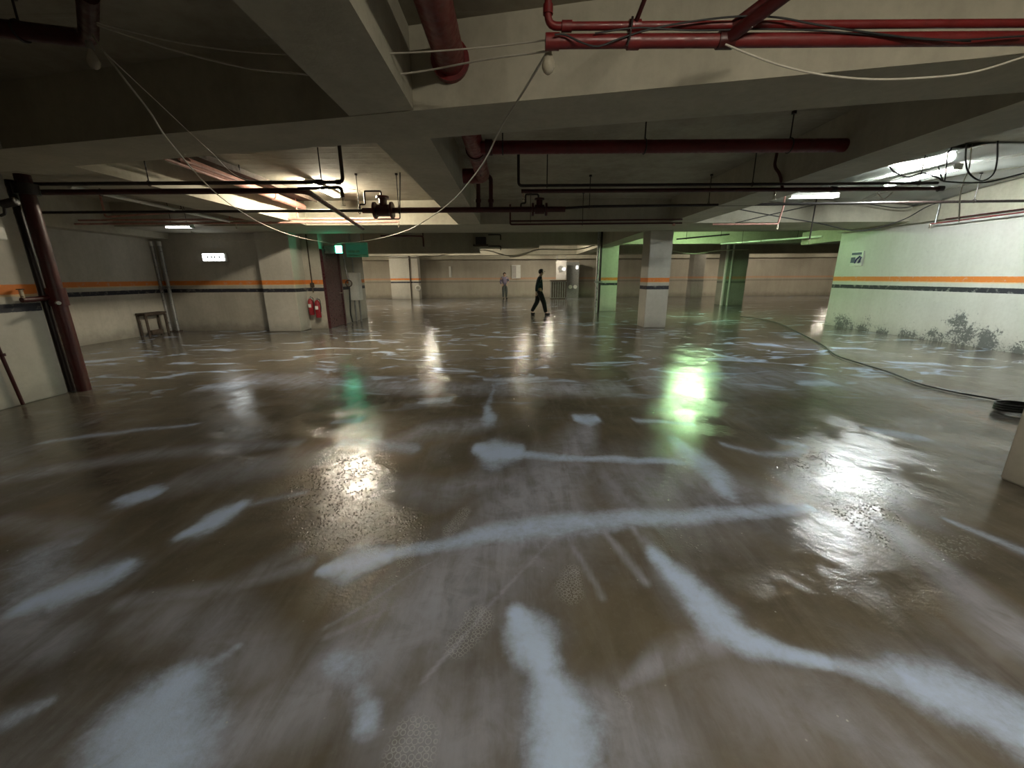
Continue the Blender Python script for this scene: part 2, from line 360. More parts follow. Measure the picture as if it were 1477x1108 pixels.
WX = XX + lump(9, 1) * .010 * far_w + lump(28, 5) * .004; WY = YY + lump(9, 2) * .016 * far_w
layers = {'m': np.zeros_like(XX), 'h': np.zeros_like(XX), 't': np.zeros_like(XX), 'f': np.zeros_like(XX)}
for kind, I, P in STROKES:
    L = layers[kind]
    segs = list(zip(P, P[1:])) if len(P) > 1 else [(P[0], P[0])]
    for a, b_ in segs:
        mx = max(a[2], b_[2]) * 3.8; my = max(a[3], b_[3]) * 3.8
        x0, x1 = min(a[0], b_[0]) - mx, max(a[0], b_[0]) + mx; y0, y1 = min(a[1], b_[1]) - my, max(a[1], b_[1]) + my
        i0, i1 = np.searchsorted(X, [x0, x1]); j0, j1 = np.searchsorted(Y, [y0, y1])
        if i1 <= i0 or j1 <= j0: continue
        sx, sy = (a[2] + b_[2]) / 2, (a[3] + b_[3]) / 2
        U = WX[j0:j1, i0:i1] / sx; V = WY[j0:j1, i0:i1] / sy
        ax, ay, bx, by = a[0] / sx, a[1] / sy, b_[0] / sx, b_[1] / sy
        dd = (bx - ax) ** 2 + (by - ay) ** 2 + 1e-9
        t = np.clip(((U - ax) * (bx - ax) + (V - ay) * (by - ay)) / dd, 0, 1)
        rx = (a[2] + (b_[2] - a[2]) * t) / sx
        d = np.hypot(U - ax - (bx - ax) * t, V - ay - (by - ay) * t) / rx
        if kind == 'm':
            hz = np.clip((3.6 - d) / 3.4, 0, 1) ** 2 * I * .62
            layers['h'][j0:j1, i0:i1] = np.maximum(layers['h'][j0:j1, i0:i1], hz)
        if kind == 'h': g = np.clip((2.3 - d) / 2.3, 0, 1)
        else: g = np.clip((3.0 - d) / 2.9, 0, 1)
        g = g * g * (3 - 2 * g) * I
        L[j0:j1, i0:i1] = np.maximum(L[j0:j1, i0:i1], g)
me = bpy.data.meshes.new('floor')
me.vertices.add(nx * ny)
co = np.zeros((ny * nx, 3), np.float32); co[:, 0] = XX.ravel(); co[:, 1] = YY.ravel()
me.vertices.foreach_set('co', co.ravel())
idx = np.arange(nx * ny).reshape(ny, nx)
q = np.stack([idx[:-1, :-1], idx[:-1, 1:], idx[1:, 1:], idx[1:, :-1]], -1).reshape(-1, 4)
me.loops.add(q.size); me.loops.foreach_set('vertex_index', q.ravel().astype(np.int32))
me.polygons.add(len(q)); me.polygons.foreach_set('loop_start', (np.arange(len(q)) * 4).astype(np.int32))
me.update(calc_edges=True)
for nm, k in (('slurry', 'm'), ('haze', 'h'), ('tread', 't'), ('bubbles', 'f')):
    at = me.attributes.new(nm, 'FLOAT', 'POINT'); at.data.foreach_set('value', layers[k].ravel().astype(np.float32))
fl = bpy.data.objects.new('floor', me); C.objects.link(fl); tag(fl, kind='structure')

m, nt, b = newmat('wet_muddy_concrete'); n = N(nt); p = n.pos()
def attr(a):
    x = n.add('ShaderNodeAttribute'); x.attribute_name = a; return x.outputs['Fac']
slurry, haze, tread, bubbles = attr('slurry'), attr('haze'), attr('tread'), attr('bubbles')
sp = n.add('ShaderNodeSeparateXYZ'); n.put(sp.inputs[0], p)
n1 = n.noise(p, 1.3, 8, .62, .4); n2 = n.noise(p, 6.5, 8, .65, .6); n3 = n.noise(p, 34, 6, .7); grain = n.noise(p, 160, 3, .6)
brush = n.noise(n.scale(p, (5.5, .9, 1)), 1.2, 8, .65, .5)          # sweeping strokes
mud = n.mix(n.ramp(n1, .34, .66), rgba((.140, .117, .086)), rgba((.082, .071, .056)))
mud = n.mix(n.ramp(brush, .45, .75, 0, .42), mud, rgba((.20, .178, .150)))
mud = n.mix(n.ramp(n3, .5, .8, 0, .25), mud, rgba((.22, .2, .16)))
film = n.math('MULTIPLY', n.math('ADD', haze, n.ramp(n.noise(p, .55, 6, .6, .5), .50, .72, 0, .30)), n.ramp(n.math('ADD', n.math('MULTIPLY', brush, .6), n.math('MULTIPLY', n2, .5)), .36, .68, .35, 1.0))
colr = n.mix(n.math('MULTIPLY', film, 1.5, clamp=True), mud, rgba((.35, .36, .44)))
# small pale streaks that lie about everywhere on the rest of the floor
sp2 = n.noise(n.scale(p, (.55, 1.0, 1)), 2.1, 5, .55, 1.2)
away = n.ramp(sp.outputs[1], 3.5, 7.0)
sm = n.math('MULTIPLY', n.ramp(sp2, .54, .68), away)
edge = n.math('ADD', slurry, n.math('MULTIPLY', n.math('SUBTRACT', n.math('ADD', n.math('MULTIPLY', n2, .55), n.math('MULTIPLY', n3, .45)), .5), 1.1))
milk = n.ramp(edge, .12, 1.12)
milk = n.math('MULTIPLY', milk, n.ramp(slurry, .0, .5))
milk = n.math('MAXIMUM', milk, n.math('MULTIPLY', sm, .75))
colr = n.mix(milk, colr, rgba((.50, .62, .86)))
# boot treads pressed into the film
vo = n.add('ShaderNodeTexVoronoi'); vo.inputs['Scale'].default_value = 46; vo.inputs['Randomness'].default_value = .35; n.put(vo.inputs['Vector'], p)
dots = n.math('MULTIPLY', n.ramp(vo.outputs['Distance'], .22, .36, 1, 0), n.ramp(tread, .3, .7))
ringd = n.math('MULTIPLY', n.ramp(vo.outputs['Distance'], .34, .42), n.math('MULTIPLY', n.ramp(vo.outputs['Distance'], .46, .54, 1, 0), n.ramp(tread, .3, .7)))
colr = n.mix(n.math('MULTIPLY', ringd, .32), colr, rgba((.6, .62, .62)))
# froth specks
fv = n.add('ShaderNodeTexVoronoi'); fv.inputs['Scale'].default_value = 26; n.put(fv.inputs['Vector'], p)
froth = n.math('MULTIPLY', n.ramp(fv.outputs['Distance'], .05, .14, 1, 0), n.ramp(n2, .56, .66))
colr = n.mix(n.math('MULTIPLY', froth, .7), colr, rgba((.55, .55, .52)))
n.put(b.inputs['Base Color'], colr)
ro = n.ramp(n.math('ADD', n.math('MULTIPLY', n1, .5), n.math('MULTIPLY', n2, .5)), .36, .64, .035, .13)
ro = n.math('ADD', ro, n.math('MULTIPLY', n.math('MAXIMUM', milk, film), .05))
n.put(b.inputs['Roughness'], ro)
b.inputs['IOR'].default_value = 1.42
wet = n.ramp(n.noise(p, 1.7, 4, .6), .40, .60)
h = n.math('ADD', n.math('MULTIPLY', n2, n.ramp(sp.outputs[1], 3, 10, .5, .95)), n.math('MULTIPLY', n.math('MULTIPLY', n3, wet), .42))
h = n.math('ADD', h, n.math('MULTIPLY', n.math('MULTIPLY', grain, wet), .08))
h = n.math('ADD', h, n.math('MULTIPLY', dots, .08))
bv = n.add('ShaderNodeTexVoronoi'); bv.inputs['Scale'].default_value = 62; n.put(bv.inputs['Vector'], p)
bub = n.math('MULTIPLY', n.math('MULTIPLY', n.ramp(bv.outputs['Distance'], .05, .5, 1, 0), n.ramp(n.noise(p, 9, 5, .7), .40, .56)), n.ramp(bubbles, .15, .6))
h = n.math('ADD', h, n.math('MULTIPLY', bub, .32))
n.put(b.inputs['Normal'], n.bump(h, .5, .012))
me.materials.append(m)

# ---------------------------------------------------------------- the shell
struct('ceiling', (-14, 26, -6, 31, SLAB, SLAB + .25), M['slab'])
struct('wall_left', (-10.0, -9.75, -6, 11.65, 0, SLAB), M['wall'])
struct('wall_back', (-10.0, -6.85, 11.65, 12.0, 0, SLAB), M['wall'])
# solid stair core behind the fire door
struct('wall_stair', (-10.0, -5.45, 12.0, 15.4, 0, SLAB), M['wall'])
struct('wall_right', (9.5, 9.8, -6, 12.25, 0, SLAB), M['wall_right'])
struct('wall_far', (-14, 26, 30, 30.3, 0, SLAB), M['wall_far'])
struct('wall_far_left', (-14.2, -11.2, 15.4, 30, 0, SLAB), M['wall'])
struct('wall_far_right', (25, 25.3, 12, 30, 0, SLAB), M['wall_far'])
struct('wall_rear', (-10, 9.8, -6.3, -6, 0, SLAB), M['wall_far'])
struct('wall_side_room', (9.8, 25, 12.0, 12.25, 0, SLAB), M['wall_far'])

def beam(dims): return struct('ceiling_beam', dims, M['beam'])
# near cross beam, slightly skewed in plan
bm = bmesh.new()
f0 = lambda x: 3.27 - .205 * x
prism(bm, [(-9.75, f0(-9.75)), (9.5, f0(9.5)), (9.5, f0(9.5) + .62), (-9.75, f0(-9.75) + .62)], 2.65, SLAB)
tag(obj('ceiling_beam', bm, M['beam'], smooth=False), kind='structure')
beam((-1.24, -.72, -5, 10.2, 2.656, SLAB))                # long beam beside the big red pipe
beam((3.72, 4.36, -5, 24.2, 2.662, SLAB))                  # long beam over the columns
beam((-5.62, -4.80, 3.5, 10.2, 2.656, SLAB))               # long beam over the left pillar
beam((-9.75, 9.5, 10.1, 11.9, 2.65, SLAB))                # wide cross beam
beam((-11.2, -1.3, 17.3, 17.9, 2.42, SLAB))
beam((-1.3, 1.15, 17.3, 17.9, 2.60, SLAB))               # deep lintel at the second bay
beam((1.15, 25, 17.4, 18.0, 2.72, SLAB))
beam((-11.2, 25, 24, 24.6, 2.66, SLAB))
beam((-9.75, -9.32, -5, 11.64, 2.50, SLAB))               # ledge beams on the side walls
beam((9.36, 9.5, -5, 12.25, 2.60, SLAB))
beam((9.5, 9.8, 12.25, 13.9, 2.40, 2.78))
beam((-11.2, 25, 29.6, 30, 2.66, SLAB))
def column(x0, x1, y0, y1, mat='column', z1=2.65):
    return tag(mbox('column', (x0, x1, y0, y1, 0, z1), M[mat], bevel=.012), kind='structure')
column(3.85, 4.48, 11.75, 12.4, z1=SLAB)
column(3.72, 4.50, 17.6, 18.3, z1=SLAB)
column(-6.85, -5.95, 11.38, 12.02)
column(-8.4, -6.45, 28.9, 29.62, z1=SLAB)
column(-6.60, -5.90, 3.9, 5.15)
column(3.57, 4.25, 1.95, 2.67)
column(10.7, 11.75, 20.8, 21.6, 'column_bare', SLAB)
column(12.0, 12.8, 27.6, 28.3, 'column_bare', SLAB)

# ---------------------------------------------------------------- fire door and things around it
d = empty('fire_door', (-5.44, 12.1, 0), 'dark maroon steel fire door standing beside the green lit exit lamp', 'door')
d['kind'] = 'structure'; del d['label']; del d['category']; d.name = 'door_1'
mbox('door_frame', (-5.45, -5.37, 12.02, 12.10, 0, 2.25), M['door'], d)
mbox('door_frame', (-5.45, -5.37, 13.12, 13.20, 0, 2.25), M['door'], d)
mbox('door_frame', (-5.45, -5.37, 12.10, 13.12, 2.17, 2.25), M['door'], d)
mbox('door_leaf', (-5.45, -5.40, 12.10, 13.12, .01, 2.17), M['door'], d)
bm = bmesh.new(); sweep(bm, rounded([(-5.40, 12.98, 1.0), (-5.33, 12.98, 1.0), (-5.33, 12.86, 1.0)], .02), .012, 8)
obj('door_handle', bm, M['brass'], d)

e = empty('exit_lamp', (-5.05, 12.35, 2.18), 'small square exit lamp glowing bright green above the maroon fire door', 'exit sign')
mbox('housing', (-5.40, -4.87, 12.22, 12.27, 2.14, 2.36), M['grey'], e, .01)
mbox('lit_panel', (-5.06, -4.88, 12.205, 12.219, 2.15, 2.35), M['sign_green'], e)

e = empty('exit_sign', (-4.9, 13.3, 2.3), 'large dull green exit sign panel hanging right of the bright exit lamp', 'exit sign')
x0, z0 = (-5.191, 13.3, 2.085)[0], (-5.191, 13.3, 2.085)[2]; x1, z1 = (-4.514, 13.3, 2.516)[0], (-4.514, 13.3, 2.516)[2]
mbox('panel', (x0, x1, 13.30, 13.36, z0, z1), M['panel_green'], e, .006)
bm = bmesh.new()   # a faint border and the walking-figure mark
zc = (z0 + z1) / 2
box(bm, x0 + .03, x1 - .03, 13.286, 13.299, z0 + .04, z0 + .07)
box(bm, x0 + .03, x1 - .03, 13.286, 13.299, z1 - .05, z1 - .035)
for k in range(4): box(bm, x0 + .08 + k * .09, x0 + .14 + k * .09, 13.286, 13.299, zc - .08, zc - .02)
obj('lettering', bm, M['pale_green'], e, smooth=False)
tube('bracket', [(x0 + .1, 13.33, z1), (x0 + .1, 13.33, SLAB)], .01, M['grey'], e)
tube('bracket', [(x1 - .1, 13.33, z1), (x1 - .1, 13.33, SLAB)], .01, M['grey'], e)

e = empty('electrical_box', (-5.3, 13.9, 1.0), 'tall pale grey electrical box mounted on posts past the fire door', 'electrical box')
mbox('body', (-5.44, -5.12, 13.85, 14.2, .72, 1.62), M['white'], e, .01)
mbox('door', (-5.42, -5.15, 13.825, 13.85, .76, 1.58), M['white'], e, .006)
tube('post', [(-5.36, 14.02, 0), (-5.36, 14.02, .72)], .03, M['grey'], e)
tube('post', [(-5.20, 14.02, 0), (-5.20, 14.02, .72)], .03, M['grey'], e)
tube('conduit', [(-5.3, 14.02, 1.62), (-5.3, 14.02, 2.1), (-5.3, 14.02, SLAB)], .022, M['steel'], e)
e = empty('hose_valve', (-5.35, 13.45, 1.2), 'small dark wall valve with a hanging hose between door and electrical box', 'valve')
tube('pipe', [(-5.38, 13.5, 2.3), (-5.34, 13.5, 1.75), (-5.28, 13.5, 1.35)], .03, M['steel'], e, .1)
bm = bmesh.new(); sweep(bm, [(-5.28 + .1 * math.cos(a), 13.5 - .03, 1.28 + .1 * math.sin(a)) for a in [2 * math.pi * k / 20 for k in range(21)]], .018, 8)
obj('handwheel', bm, M['rust'], e)
tube('hose', [(-5.28, 13.5, 1.2), (-5.3, 13.48, .8), (-5.34, 13.5, .3), (-5.3, 13.5, .02)], .022, M['cable_dark'], e, .1)

# ---------------------------------------------------------------- fire extinguishers by the left column
def extinguisher(x, y, z, h, r, label):
    e = empty('fire_extinguisher', (x, y, z), label, 'fire extinguisher', None)
    bm = bmesh.new(); prof = [(0, 0), (r * .92, 0), (r, .02), (r, h * .72), (r * .85, h * .80), (r * .45, h * .87), (r * .3, h * .9), (0, h * .9)]
    seg = 20; rings = []
    for (rr, zz) in prof: rings.append([bm.verts.new((x + max(rr, .001) * math.cos(2 * math.pi * k / seg), y + max(rr, .001) * math.sin(2 * math.pi * k / seg), z + zz)) for k in range(seg)])
    for a, b_ in zip(rings, rings[1:]):
        for k in range(seg): bm.faces.new((a[k], a[(k + 1) % seg], b_[(k + 1) % seg], b_[k]))
    obj('cylinder', bm, M['ext_red'], e)
    mbox('label_plate', (x - r * .55, x + r * .55, y - r - .006, y - r + .012, z + h * .42, z + h * .6), M['white'], e, .003)
    bm = bmesh.new(); box(bm, x - .02, x + .02, y - .02, y + .02, z + h * .89, z + h * .98)
    sweep(bm, [(x, y, z + h * .97), (x + .06, y - .06, z + h * 1.02)], .009, 8); sweep(bm, [(x, y, z + h * .93), (x + .06, y - .06, z + h * .93)], .008, 8)
    obj('valve', bm, M['steel'], e)
    bm = bmesh.new(); sweep(bm, smoothpath([(x + .02, y, z + h * .93), (x + r * 1.1, y, z + h * .9), (x + r * 1.3, y, z + h * .6), (x + r * 1.15, y - .01, z + h * .3)]), .011, 8)
    obj('hose', bm, M['cable_dark'], e)
    # wall bracket that carries it
    mbox('bracket', (x - .03, x + .03, y, 11.999, z + h * .5, z + h * .56), M['grey'], e)
extinguisher(-5.80, 11.83, .42, .52, .075, 'red fire extinguisher hung on the wall, left of the pair beside the column')
extinguisher(-5.61, 11.83, .34, .56, .075, 'red fire extinguisher hung slightly lower, right of the pair nearer the door')
e = empty('alarm_conduit', (-5.72, 11.96, 1.5), 'thin brown conduit with small box running up above the fire extinguishers', 'conduit')
tube('conduit', [(-5.75, 11.97, 1.05), (-5.75, 11.97, 2.64)], .016, M['rust'], e)
mbox('switch_box', (-5.80, -5.70, 11.93, 11.995, 1.2, 1.32), M['rust'], e, .006)

# ---------------------------------------------------------------- signs
e = empty('lit_sign', (-8.6, 11.6, 2.0), 'bright white lit rectangular sign box on the left back wall', 'sign')
a0 = (-8.454, 11.55, 1.935); a1 = (-7.869, 11.55, 2.113)
mbox('lit_face', (a0[0], a1[0], 11.55, 11.56, a0[2], a1[2]), M['sign_white'], e)
mbox('housing', (a0[0] - .015, a1[0] + .06, 11.56, 11.648, a0[2] - .03, a1[2] + .02), M['white'], e, .006)
w = (a1[0] - a0[0]); zc = (a0[2] + a1[2]) / 2
for k in (.25, .42, .56, .78):
    mbox('mark', (a0[0] + w * k - .02, a0[0] + w * k + .025, 11.545, 11.549, zc - .03, zc + .03), M['sign_mark'], e)

e = empty('parking_sign', (9.45, 11.5, 1.9), 'small white and dark blue sign board on the right wall', 'sign')
s0 = (9.47, 11.719, 1.681); s1 = (9.47, 11.337, 2.065)
ya, yb = s1[1], s0[1]; za, zb = s0[2], s1[2]
mbox('board', (9.47, 9.499, ya, yb, za, zb), M['white'], e)
bm = bmesh.new(); dy = yb - ya; dz = zb - za
box(bm, 9.460, 9.469, ya + .12 * dy, yb - .05 * dy, za + .76 * dz, za + .92 * dz)
box(bm, 9.460, 9.469, ya + .60 * dy, yb - .05 * dy, za + .22 * dz, za + .60 * dz)
obj('blue_panel', bm, M['blue'], e, smooth=False)
bm = bmesh.new()
Yc = ya + .33 * dy
sweep(bm, [(9.462, yb - .42 * dy + .0, za + .2 * dz), (9.462, Yc + .05, za + .45 * dz), (9.462, Yc - .05, za + .66 * dz)], .022, 6)
sweep(bm, [(9.462, Yc - .02, za + .2 * dz), (9.462, Yc - .1, za + .6 * dz)], .018, 6)
box(bm, 9.460, 9.469, ya + .1 * dy, ya + .18 * dy, za + .22 * dz, za + .6 * dz)
obj('lettering', bm, M['blue'], e, smooth=False)

# ---------------------------------------------------------------- lamps
def lamp(x, y, z, ln, axis, mat, label, rods=True, tubes=2, group=None, dx=.05):
    e = empty('ceiling_lamp', (x, y, z), label, 'lamp', group)
    ax = Vector((0, 1, 0)) if axis == 'y' else Vector((1, 0, 0)); sd = Vector((1, 0, 0)) if axis == 'y' else Vector((0, 1, 0))
    c = Vector((x, y, z)); h = ax * ln / 2
    bm = bmesh.new()
    lo = c - h - sd * .07; hi = c + h + sd * .07
    box(bm, min(lo.x, hi.x), max(lo.x, hi.x), min(lo.y, hi.y), max(lo.y, hi.y), z + .025, z + .07, bevel=.008)
    obj('housing', bm, M['white'], e)
    for s in ((-dx, dx) if tubes == 2 else (0,)):
        cyl('tube', c - h * .96 + sd * s, c + h * .96 + sd * s, .014, mat, e)
    for t in (-1, 1):
        q = c + h * t * .97
        lo = q - sd * .065 - ax * .012; hi = q + sd * .065 + ax * .012
        mbox('end_cap', (min(lo.x, hi.x), max(lo.x, hi.x), min(lo.y, hi.y), max(lo.y, hi.y), z - .018, z + .03), M['white'], e)
    if rods and z + .07 < SLAB - .02:
        for t in (-.6, .6):
            q = c + h * t; tube('hanger', [(q.x, q.y, z + .07), (q.x, q.y, SLAB)], .006, M['black'], e)
    return e
lamp(-3.62, 8.5, 3.09, 1.25, 'y', M['tube_warm'], 'brightly lit tube lamp on the slab behind the left valve pipes')
lamp(7.0, 7.55, 3.05, 1.25, 'y', M['tube_cool'], 'brightly lit white tube lamp on the slab near the right wall')
lamp(6.85, 15.1, 3.09, 1.25, 'x', M['tube_green'], 'greenish lit tube lamp in the bay behind the right column')
lamp(.6, 21.0, 3.09, 1.0, 'y', M['tube_far'], 'warm lit tube lamp far back above the walking person', tubes=1)
lamp(-4.4, 21.6, 3.09, 1.0, 'y', M['tube_far'], 'warm lit tube lamp far back on the left', tubes=1)
lamp(1.6, -.9, 3.09, 1.25, 'x', M['tube_near'], 'tube lamp on the slab in the nearest bay, lighting the near beam')
lamp(14.5, 27.2, 3.09, 1.0, 'y', M['tube_far'], 'added warm tube lamp brightening the last bay on the far right', tubes=1)  # lamps of the last bay are added to brighten the far wall
lamp(2.5, 27.4, 3.09, 1.0, 'y', M['tube_far'], 'added warm tube lamp brightening the last bay above the ribbed cabinet', tubes=1)
lamp(-9.6, 26.6, 3.09, 1.0, 'y', M['tube_far'], 'added warm tube lamp brightening the last bay on the far left', tubes=1)
lamp(20.5, 26.6, 3.09, 1.0, 'y', M['tube_far'], 'outermost added warm tube lamp brightening the far wall beyond the right wall end', tubes=1)
lamp(-9.3, 20.2, 3.09, 1.0, 'y', M['tube_far'], 'warm tube lamp far left behind the stair core')
# fittings that give little light
q0 = (5.212, 8.134, 2.86); q1 = (6.115, 8.165, 2.86)
lamp((q0[0] + q1[0]) / 2, q0[1] + .05, 2.86, q1[0] - q0[0], 'x', M['tube_dim'], 'short white twin tube fitting hanging left of the bright right lamp', dx=.06)
q0 = (-7.594, 9.496, 2.6); q1 = (-7.674, 10.297, 2.6)
lamp((q0[0] + q1[0]) / 2, (q0[1] + q1[1]) / 2, 2.6, .6, 'x', M['tube_dim'], 'white twin tube fitting hanging before the left back wall')
q0 = (5.419, 13.799, 3)
lamp(q0[0], q0[1], 2.9, .5, 'x', M['tube_dim'], 'tiny white fitting above the right column')

# bare bulbs
def bulb(p, label):
    x, y, z = p; e = empty('light_bulb', p, label, 'light bulb')
    cyl('socket', (x, y, z), (x, y, z + .045), .019, M['steel'], e)
    bm = bmesh.new(); seg = 18; rings = []
    for (rr, zz) in [(.016, .004), (.018, -.012), (.027, -.035), (.034, -.06), (.033, -.078), (.024, -.096), (.010, -.106), (.001, -.108)]:
        rings.append([bm.verts.new((x + rr * math.cos(2 * math.pi * k / seg), y + rr * math.sin(2 * math.pi * k / seg), z + zz)) for k in range(seg)])
    for a, b_ in zip(rings, rings[1:]):
        for k in range(seg): bm.faces.new((a[k], b_[k], b_[(k + 1) % seg], a[(k + 1) % seg]))
    obj('glass', bm, M['glass'], e)
bulb((0.202, 2.48, 2.592), 'unlit round light bulb hanging below the end of the near red pipe')
bulb((-2.645, 3, 2.852), 'unlit light bulb in the dark upper left bay')

# ---------------------------------------------------------------- pipes
def pipe(name, label, loc, cat='pipe'): return empty(name, loc, label, cat)
# big red pipe running away beside the long beam
e = pipe('fire_main_pipe', 'thick red fire main running lengthwise through the near beam', (-.42, 0, 2.93))
tube('pipe_run', [(-.42, -4.5, 2.93), (-.42, 6.7, 2.93), (-.72, 6.7, 2.93)], .105, M['red'], e, .15, 24)
cyl('flange', (-.42, f0(-.42) - .05, 2.93), (-.42, f0(-.42) - .001, 2.93), .135, M['red'], e, 24)
for yy in (1.2, 6.2): hanger(e, -.42, yy, 2.93, .105)
coupling(e, (-.42, 5.4, 2.93), .088, 'y', .1, M['dred'])
# transverse red pipe behind the near beam
p0 = (-0.403, 5, 2.842); p1 = (4.008, 5, 2.844); zt = p0[2]
e = pipe('fire_main_pipe', 'long dark red pipe crossing just behind the near beam', p0)
tube('pipe_run', [(-.33, 5.0, zt), (3.73, 5.0, zt)], .068, M['mred'], e, 0, 20)
for u in (725, 930, 1139):
    hanger(e, {725: (-0.086, 5, 2.896), 930: (1.491, 5, 2.886), 1139: (3.100, 5, 2.877)}[u][0], 5.0, zt, .068)
coupling(e, (-.24, 5.0, zt), .06, 'x', .08, M['dred'])
# two near red pipes
pa = (0.192, 2.42, 2.668); pb = (0.231, 2.42, 2.603)
zu, zl = pa[2], pb[2]
e = pipe('sprinkler_pipe', 'slim red pipe dropping from the slab then running right on the near beam', pa)
tube('pipe_run', [(pa[0], 2.42, SLAB), (pa[0], 2.42, zu), (3.56, 2.42, zu)], .0185, M['red'], e, .05, 16)
for t in (pa[0] + .07,): cyl('coupling', (t, 2.42, zu), (t + .05, 2.42, zu), .025, M['red'], e)
cyl('coupling', (pa[0], 2.42, zu + .09), (pa[0], 2.42, zu + .05), .025, M['red'], e)
q = (0.628, 2.42, 2.666)
cyl('coupling', (q[0] - .03, 2.42, zu), (q[0] + .03, 2.42, zu), .027, M['red'], e)
tube('branch', [(q[0], 2.42, zu), (q[0] + .02, 2.3, zu + .07), (0.825, 2.628, 2.95)], .011, M['dred'], e, .03)
qb = ((1.124, 2.42, 2.663)[0], 2.42, zu)
tube('branch', [qb, (1.341, 2.246, 2.78)], .022, M['dred'], e, 0, 14)
e = pipe('sprinkler_pipe', 'thicker red pipe under the slim one on the near beam, ending at the bulb', pb)
tube('pipe_run', [(pb[0] - .02, 2.42, zl), (3.56, 2.42, zl)], .031, M['red'], e, 0, 18)
cyl('end_cap', (pb[0] - .05, 2.42, zl), (pb[0] + .02, 2.42, zl), .037, M['red'], e)
cyl('coupling', (q[0] - .03, 2.42, zl), (q[0] + .03, 2.42, zl), .037, M['red'], e)
qc = ((1.095, 2.42, 2.593)[0], 2.42, zl)
tube('branch', [qc, (1.304, 2.132, 2.7)], .030, M['dred'], e, 0, 16)
cyl('coupling', (qc[0] - .04, 2.42, zl), (qc[0] + .04, 2.42, zl), .038, M['dred'], e)
tube('strap', [(q[0] - .04, 2.385, zl - .035), (q[0] - .03, 2.38, zl), (q[0] - .02, 2.385, zu + .02)], .006, M['black'], e, 0, 8)

# upper dark pipe, left bay
ya = 5.35
A = (-5.354, 5.35, 2.585); B = (-2.034, 5.35, 2.565); za = A[2]
za = (A[2] + B[2]) / 2
e = pipe('sprinkler_pipe', 'slim dark pipe high across the left bay, turning up at its right end', (A[0], ya, za))
tube('pipe_run', [(-9.27, ya, za), (B[0], ya, za), (B[0], ya, SLAB)], .022, M['black'], e, .06)
for xx in ((-4.388, 5.35, 2.579)[0], (-2.295, 5.35, 2.567)[0]): hanger(e, xx, ya, za, .022)
coupling(e, (B[0] - .06, ya, za), .022); coupling(e, ((-2.295, 5.35, 2.567)[0] - .02, ya, za), .026, w=.07)
# lower dark pipe that bends away
A = (-6.204, 5.5, 2.589); B = (-2.561, 5.5, 2.512); zb = B[2] - .0
e = pipe('sprinkler_pipe', 'thicker black pipe below it that bends and runs away beside the bright lamp', (A[0], 5.5, zb))
Cc = (-3.470, 12.258, 2.56)
tube('pipe_run', [(-9.27, 5.5, zb), (B[0], 5.5, zb), (Cc[0], 10.05, 2.56)], .034, M['dred'], e, .22, 16)
tube('hook_branch', [(B[0] - .1, 5.5, zb + .02), (-2.122, 5.5, 2.549), (-2.110, 5.5, 2.429)], .020, M['black'], e, .05)
sprinkler(e, *(-2.109, 5.5, 2.437))
# valve line
yv = 7.6; L0 = (-6.532, 7.6, 2.567); R0 = (-2.598, 7.6, 2.611); R1 = (0.951, 7.6, 2.567)
zv = (-1.177, 7.6, 2.591)[2]
e = pipe('valve_pipe', 'dark main crossing mid height with two flanged valves', (R0[0], yv, zv))
tube('pipe_run', [(R0[0], yv, zv), (R1[0], yv, zv)], .046, M['dred'], e, 0, 18)
tube('feed_run', [(-9.27, yv, zv), (R0[0] + .02, yv, zv)], .024, M['black'], e, 0)
for xx in ((-2.656, 7.6, 2.634)[0], (-1.965, 7.6, 2.630)[0]): hanger(e, xx, yv, zv, .048)
def valve(cx, mat, s=1.0):
    v = cyl('valve_body', (cx - .09 * s, yv, zv), (cx + .09 * s, yv, zv), .085 * s, mat, e, 20)
    for t in (-.13, .13):
        f = cyl('flange', (cx + t * s - .018, yv, zv), (cx + t * s + .018, yv, zv), .12 * s, mat, v, 20)
    bm = bmesh.new(); sweep(bm, [(cx, yv, zv + .05), (cx, yv, zv + .17 * s)], .06 * s, 16)
    sweep(bm, [(cx, yv, zv + .17 * s), (cx, yv, zv + .2 * s)], .095 * s, 16); obj('bonnet', bm, mat, v)
    tube('bypass', [(cx - .36 * s, yv, zv + .03), (cx - .36 * s, yv - .0, zv + .10), (cx - .27 * s, yv, zv + .10), (cx - .27 * s, yv, zv + .27 * s), (cx - .02, yv, zv + .27 * s), (cx - .02, yv, zv + .19 * s)], .015, M['black'], v, .03)
valve((-2.232, 7.6, 2.631)[0], M['dred'], 1.15); valve((0.500, 7.6, 2.615)[0], M['dred'], .9)
tube('test_line', [(-1.872, 7.55, 3.329), ((-1.927, 7.55, 2.622)[0], 7.52, zv), (-1.934, 7.52, 2.438), (-2.321, 7.52, 2.440)], .011, M['black'], e, .03)
# loop of red pipe
e = pipe('pipe_loop', 'inverted u shaped red pipe loop rising from the main beside the long beam', (-0.447, 7.6, 2.620))
tube('pipe_run', [((-0.569, 7.6, 2.621)[0], yv, zv + .04), (-0.555, 7.6, 3.129), (-0.340, 7.6, 3.128), ((-0.350, 7.6, 2.620)[0], yv, zv + .04)], .036, M['dred'], e, .08, 16)
for u in ((-0.566, 7.6, 2.733), (-0.348, 7.6, 2.732)): coupling(e, u, .036, 'z', .05, M['dred'])
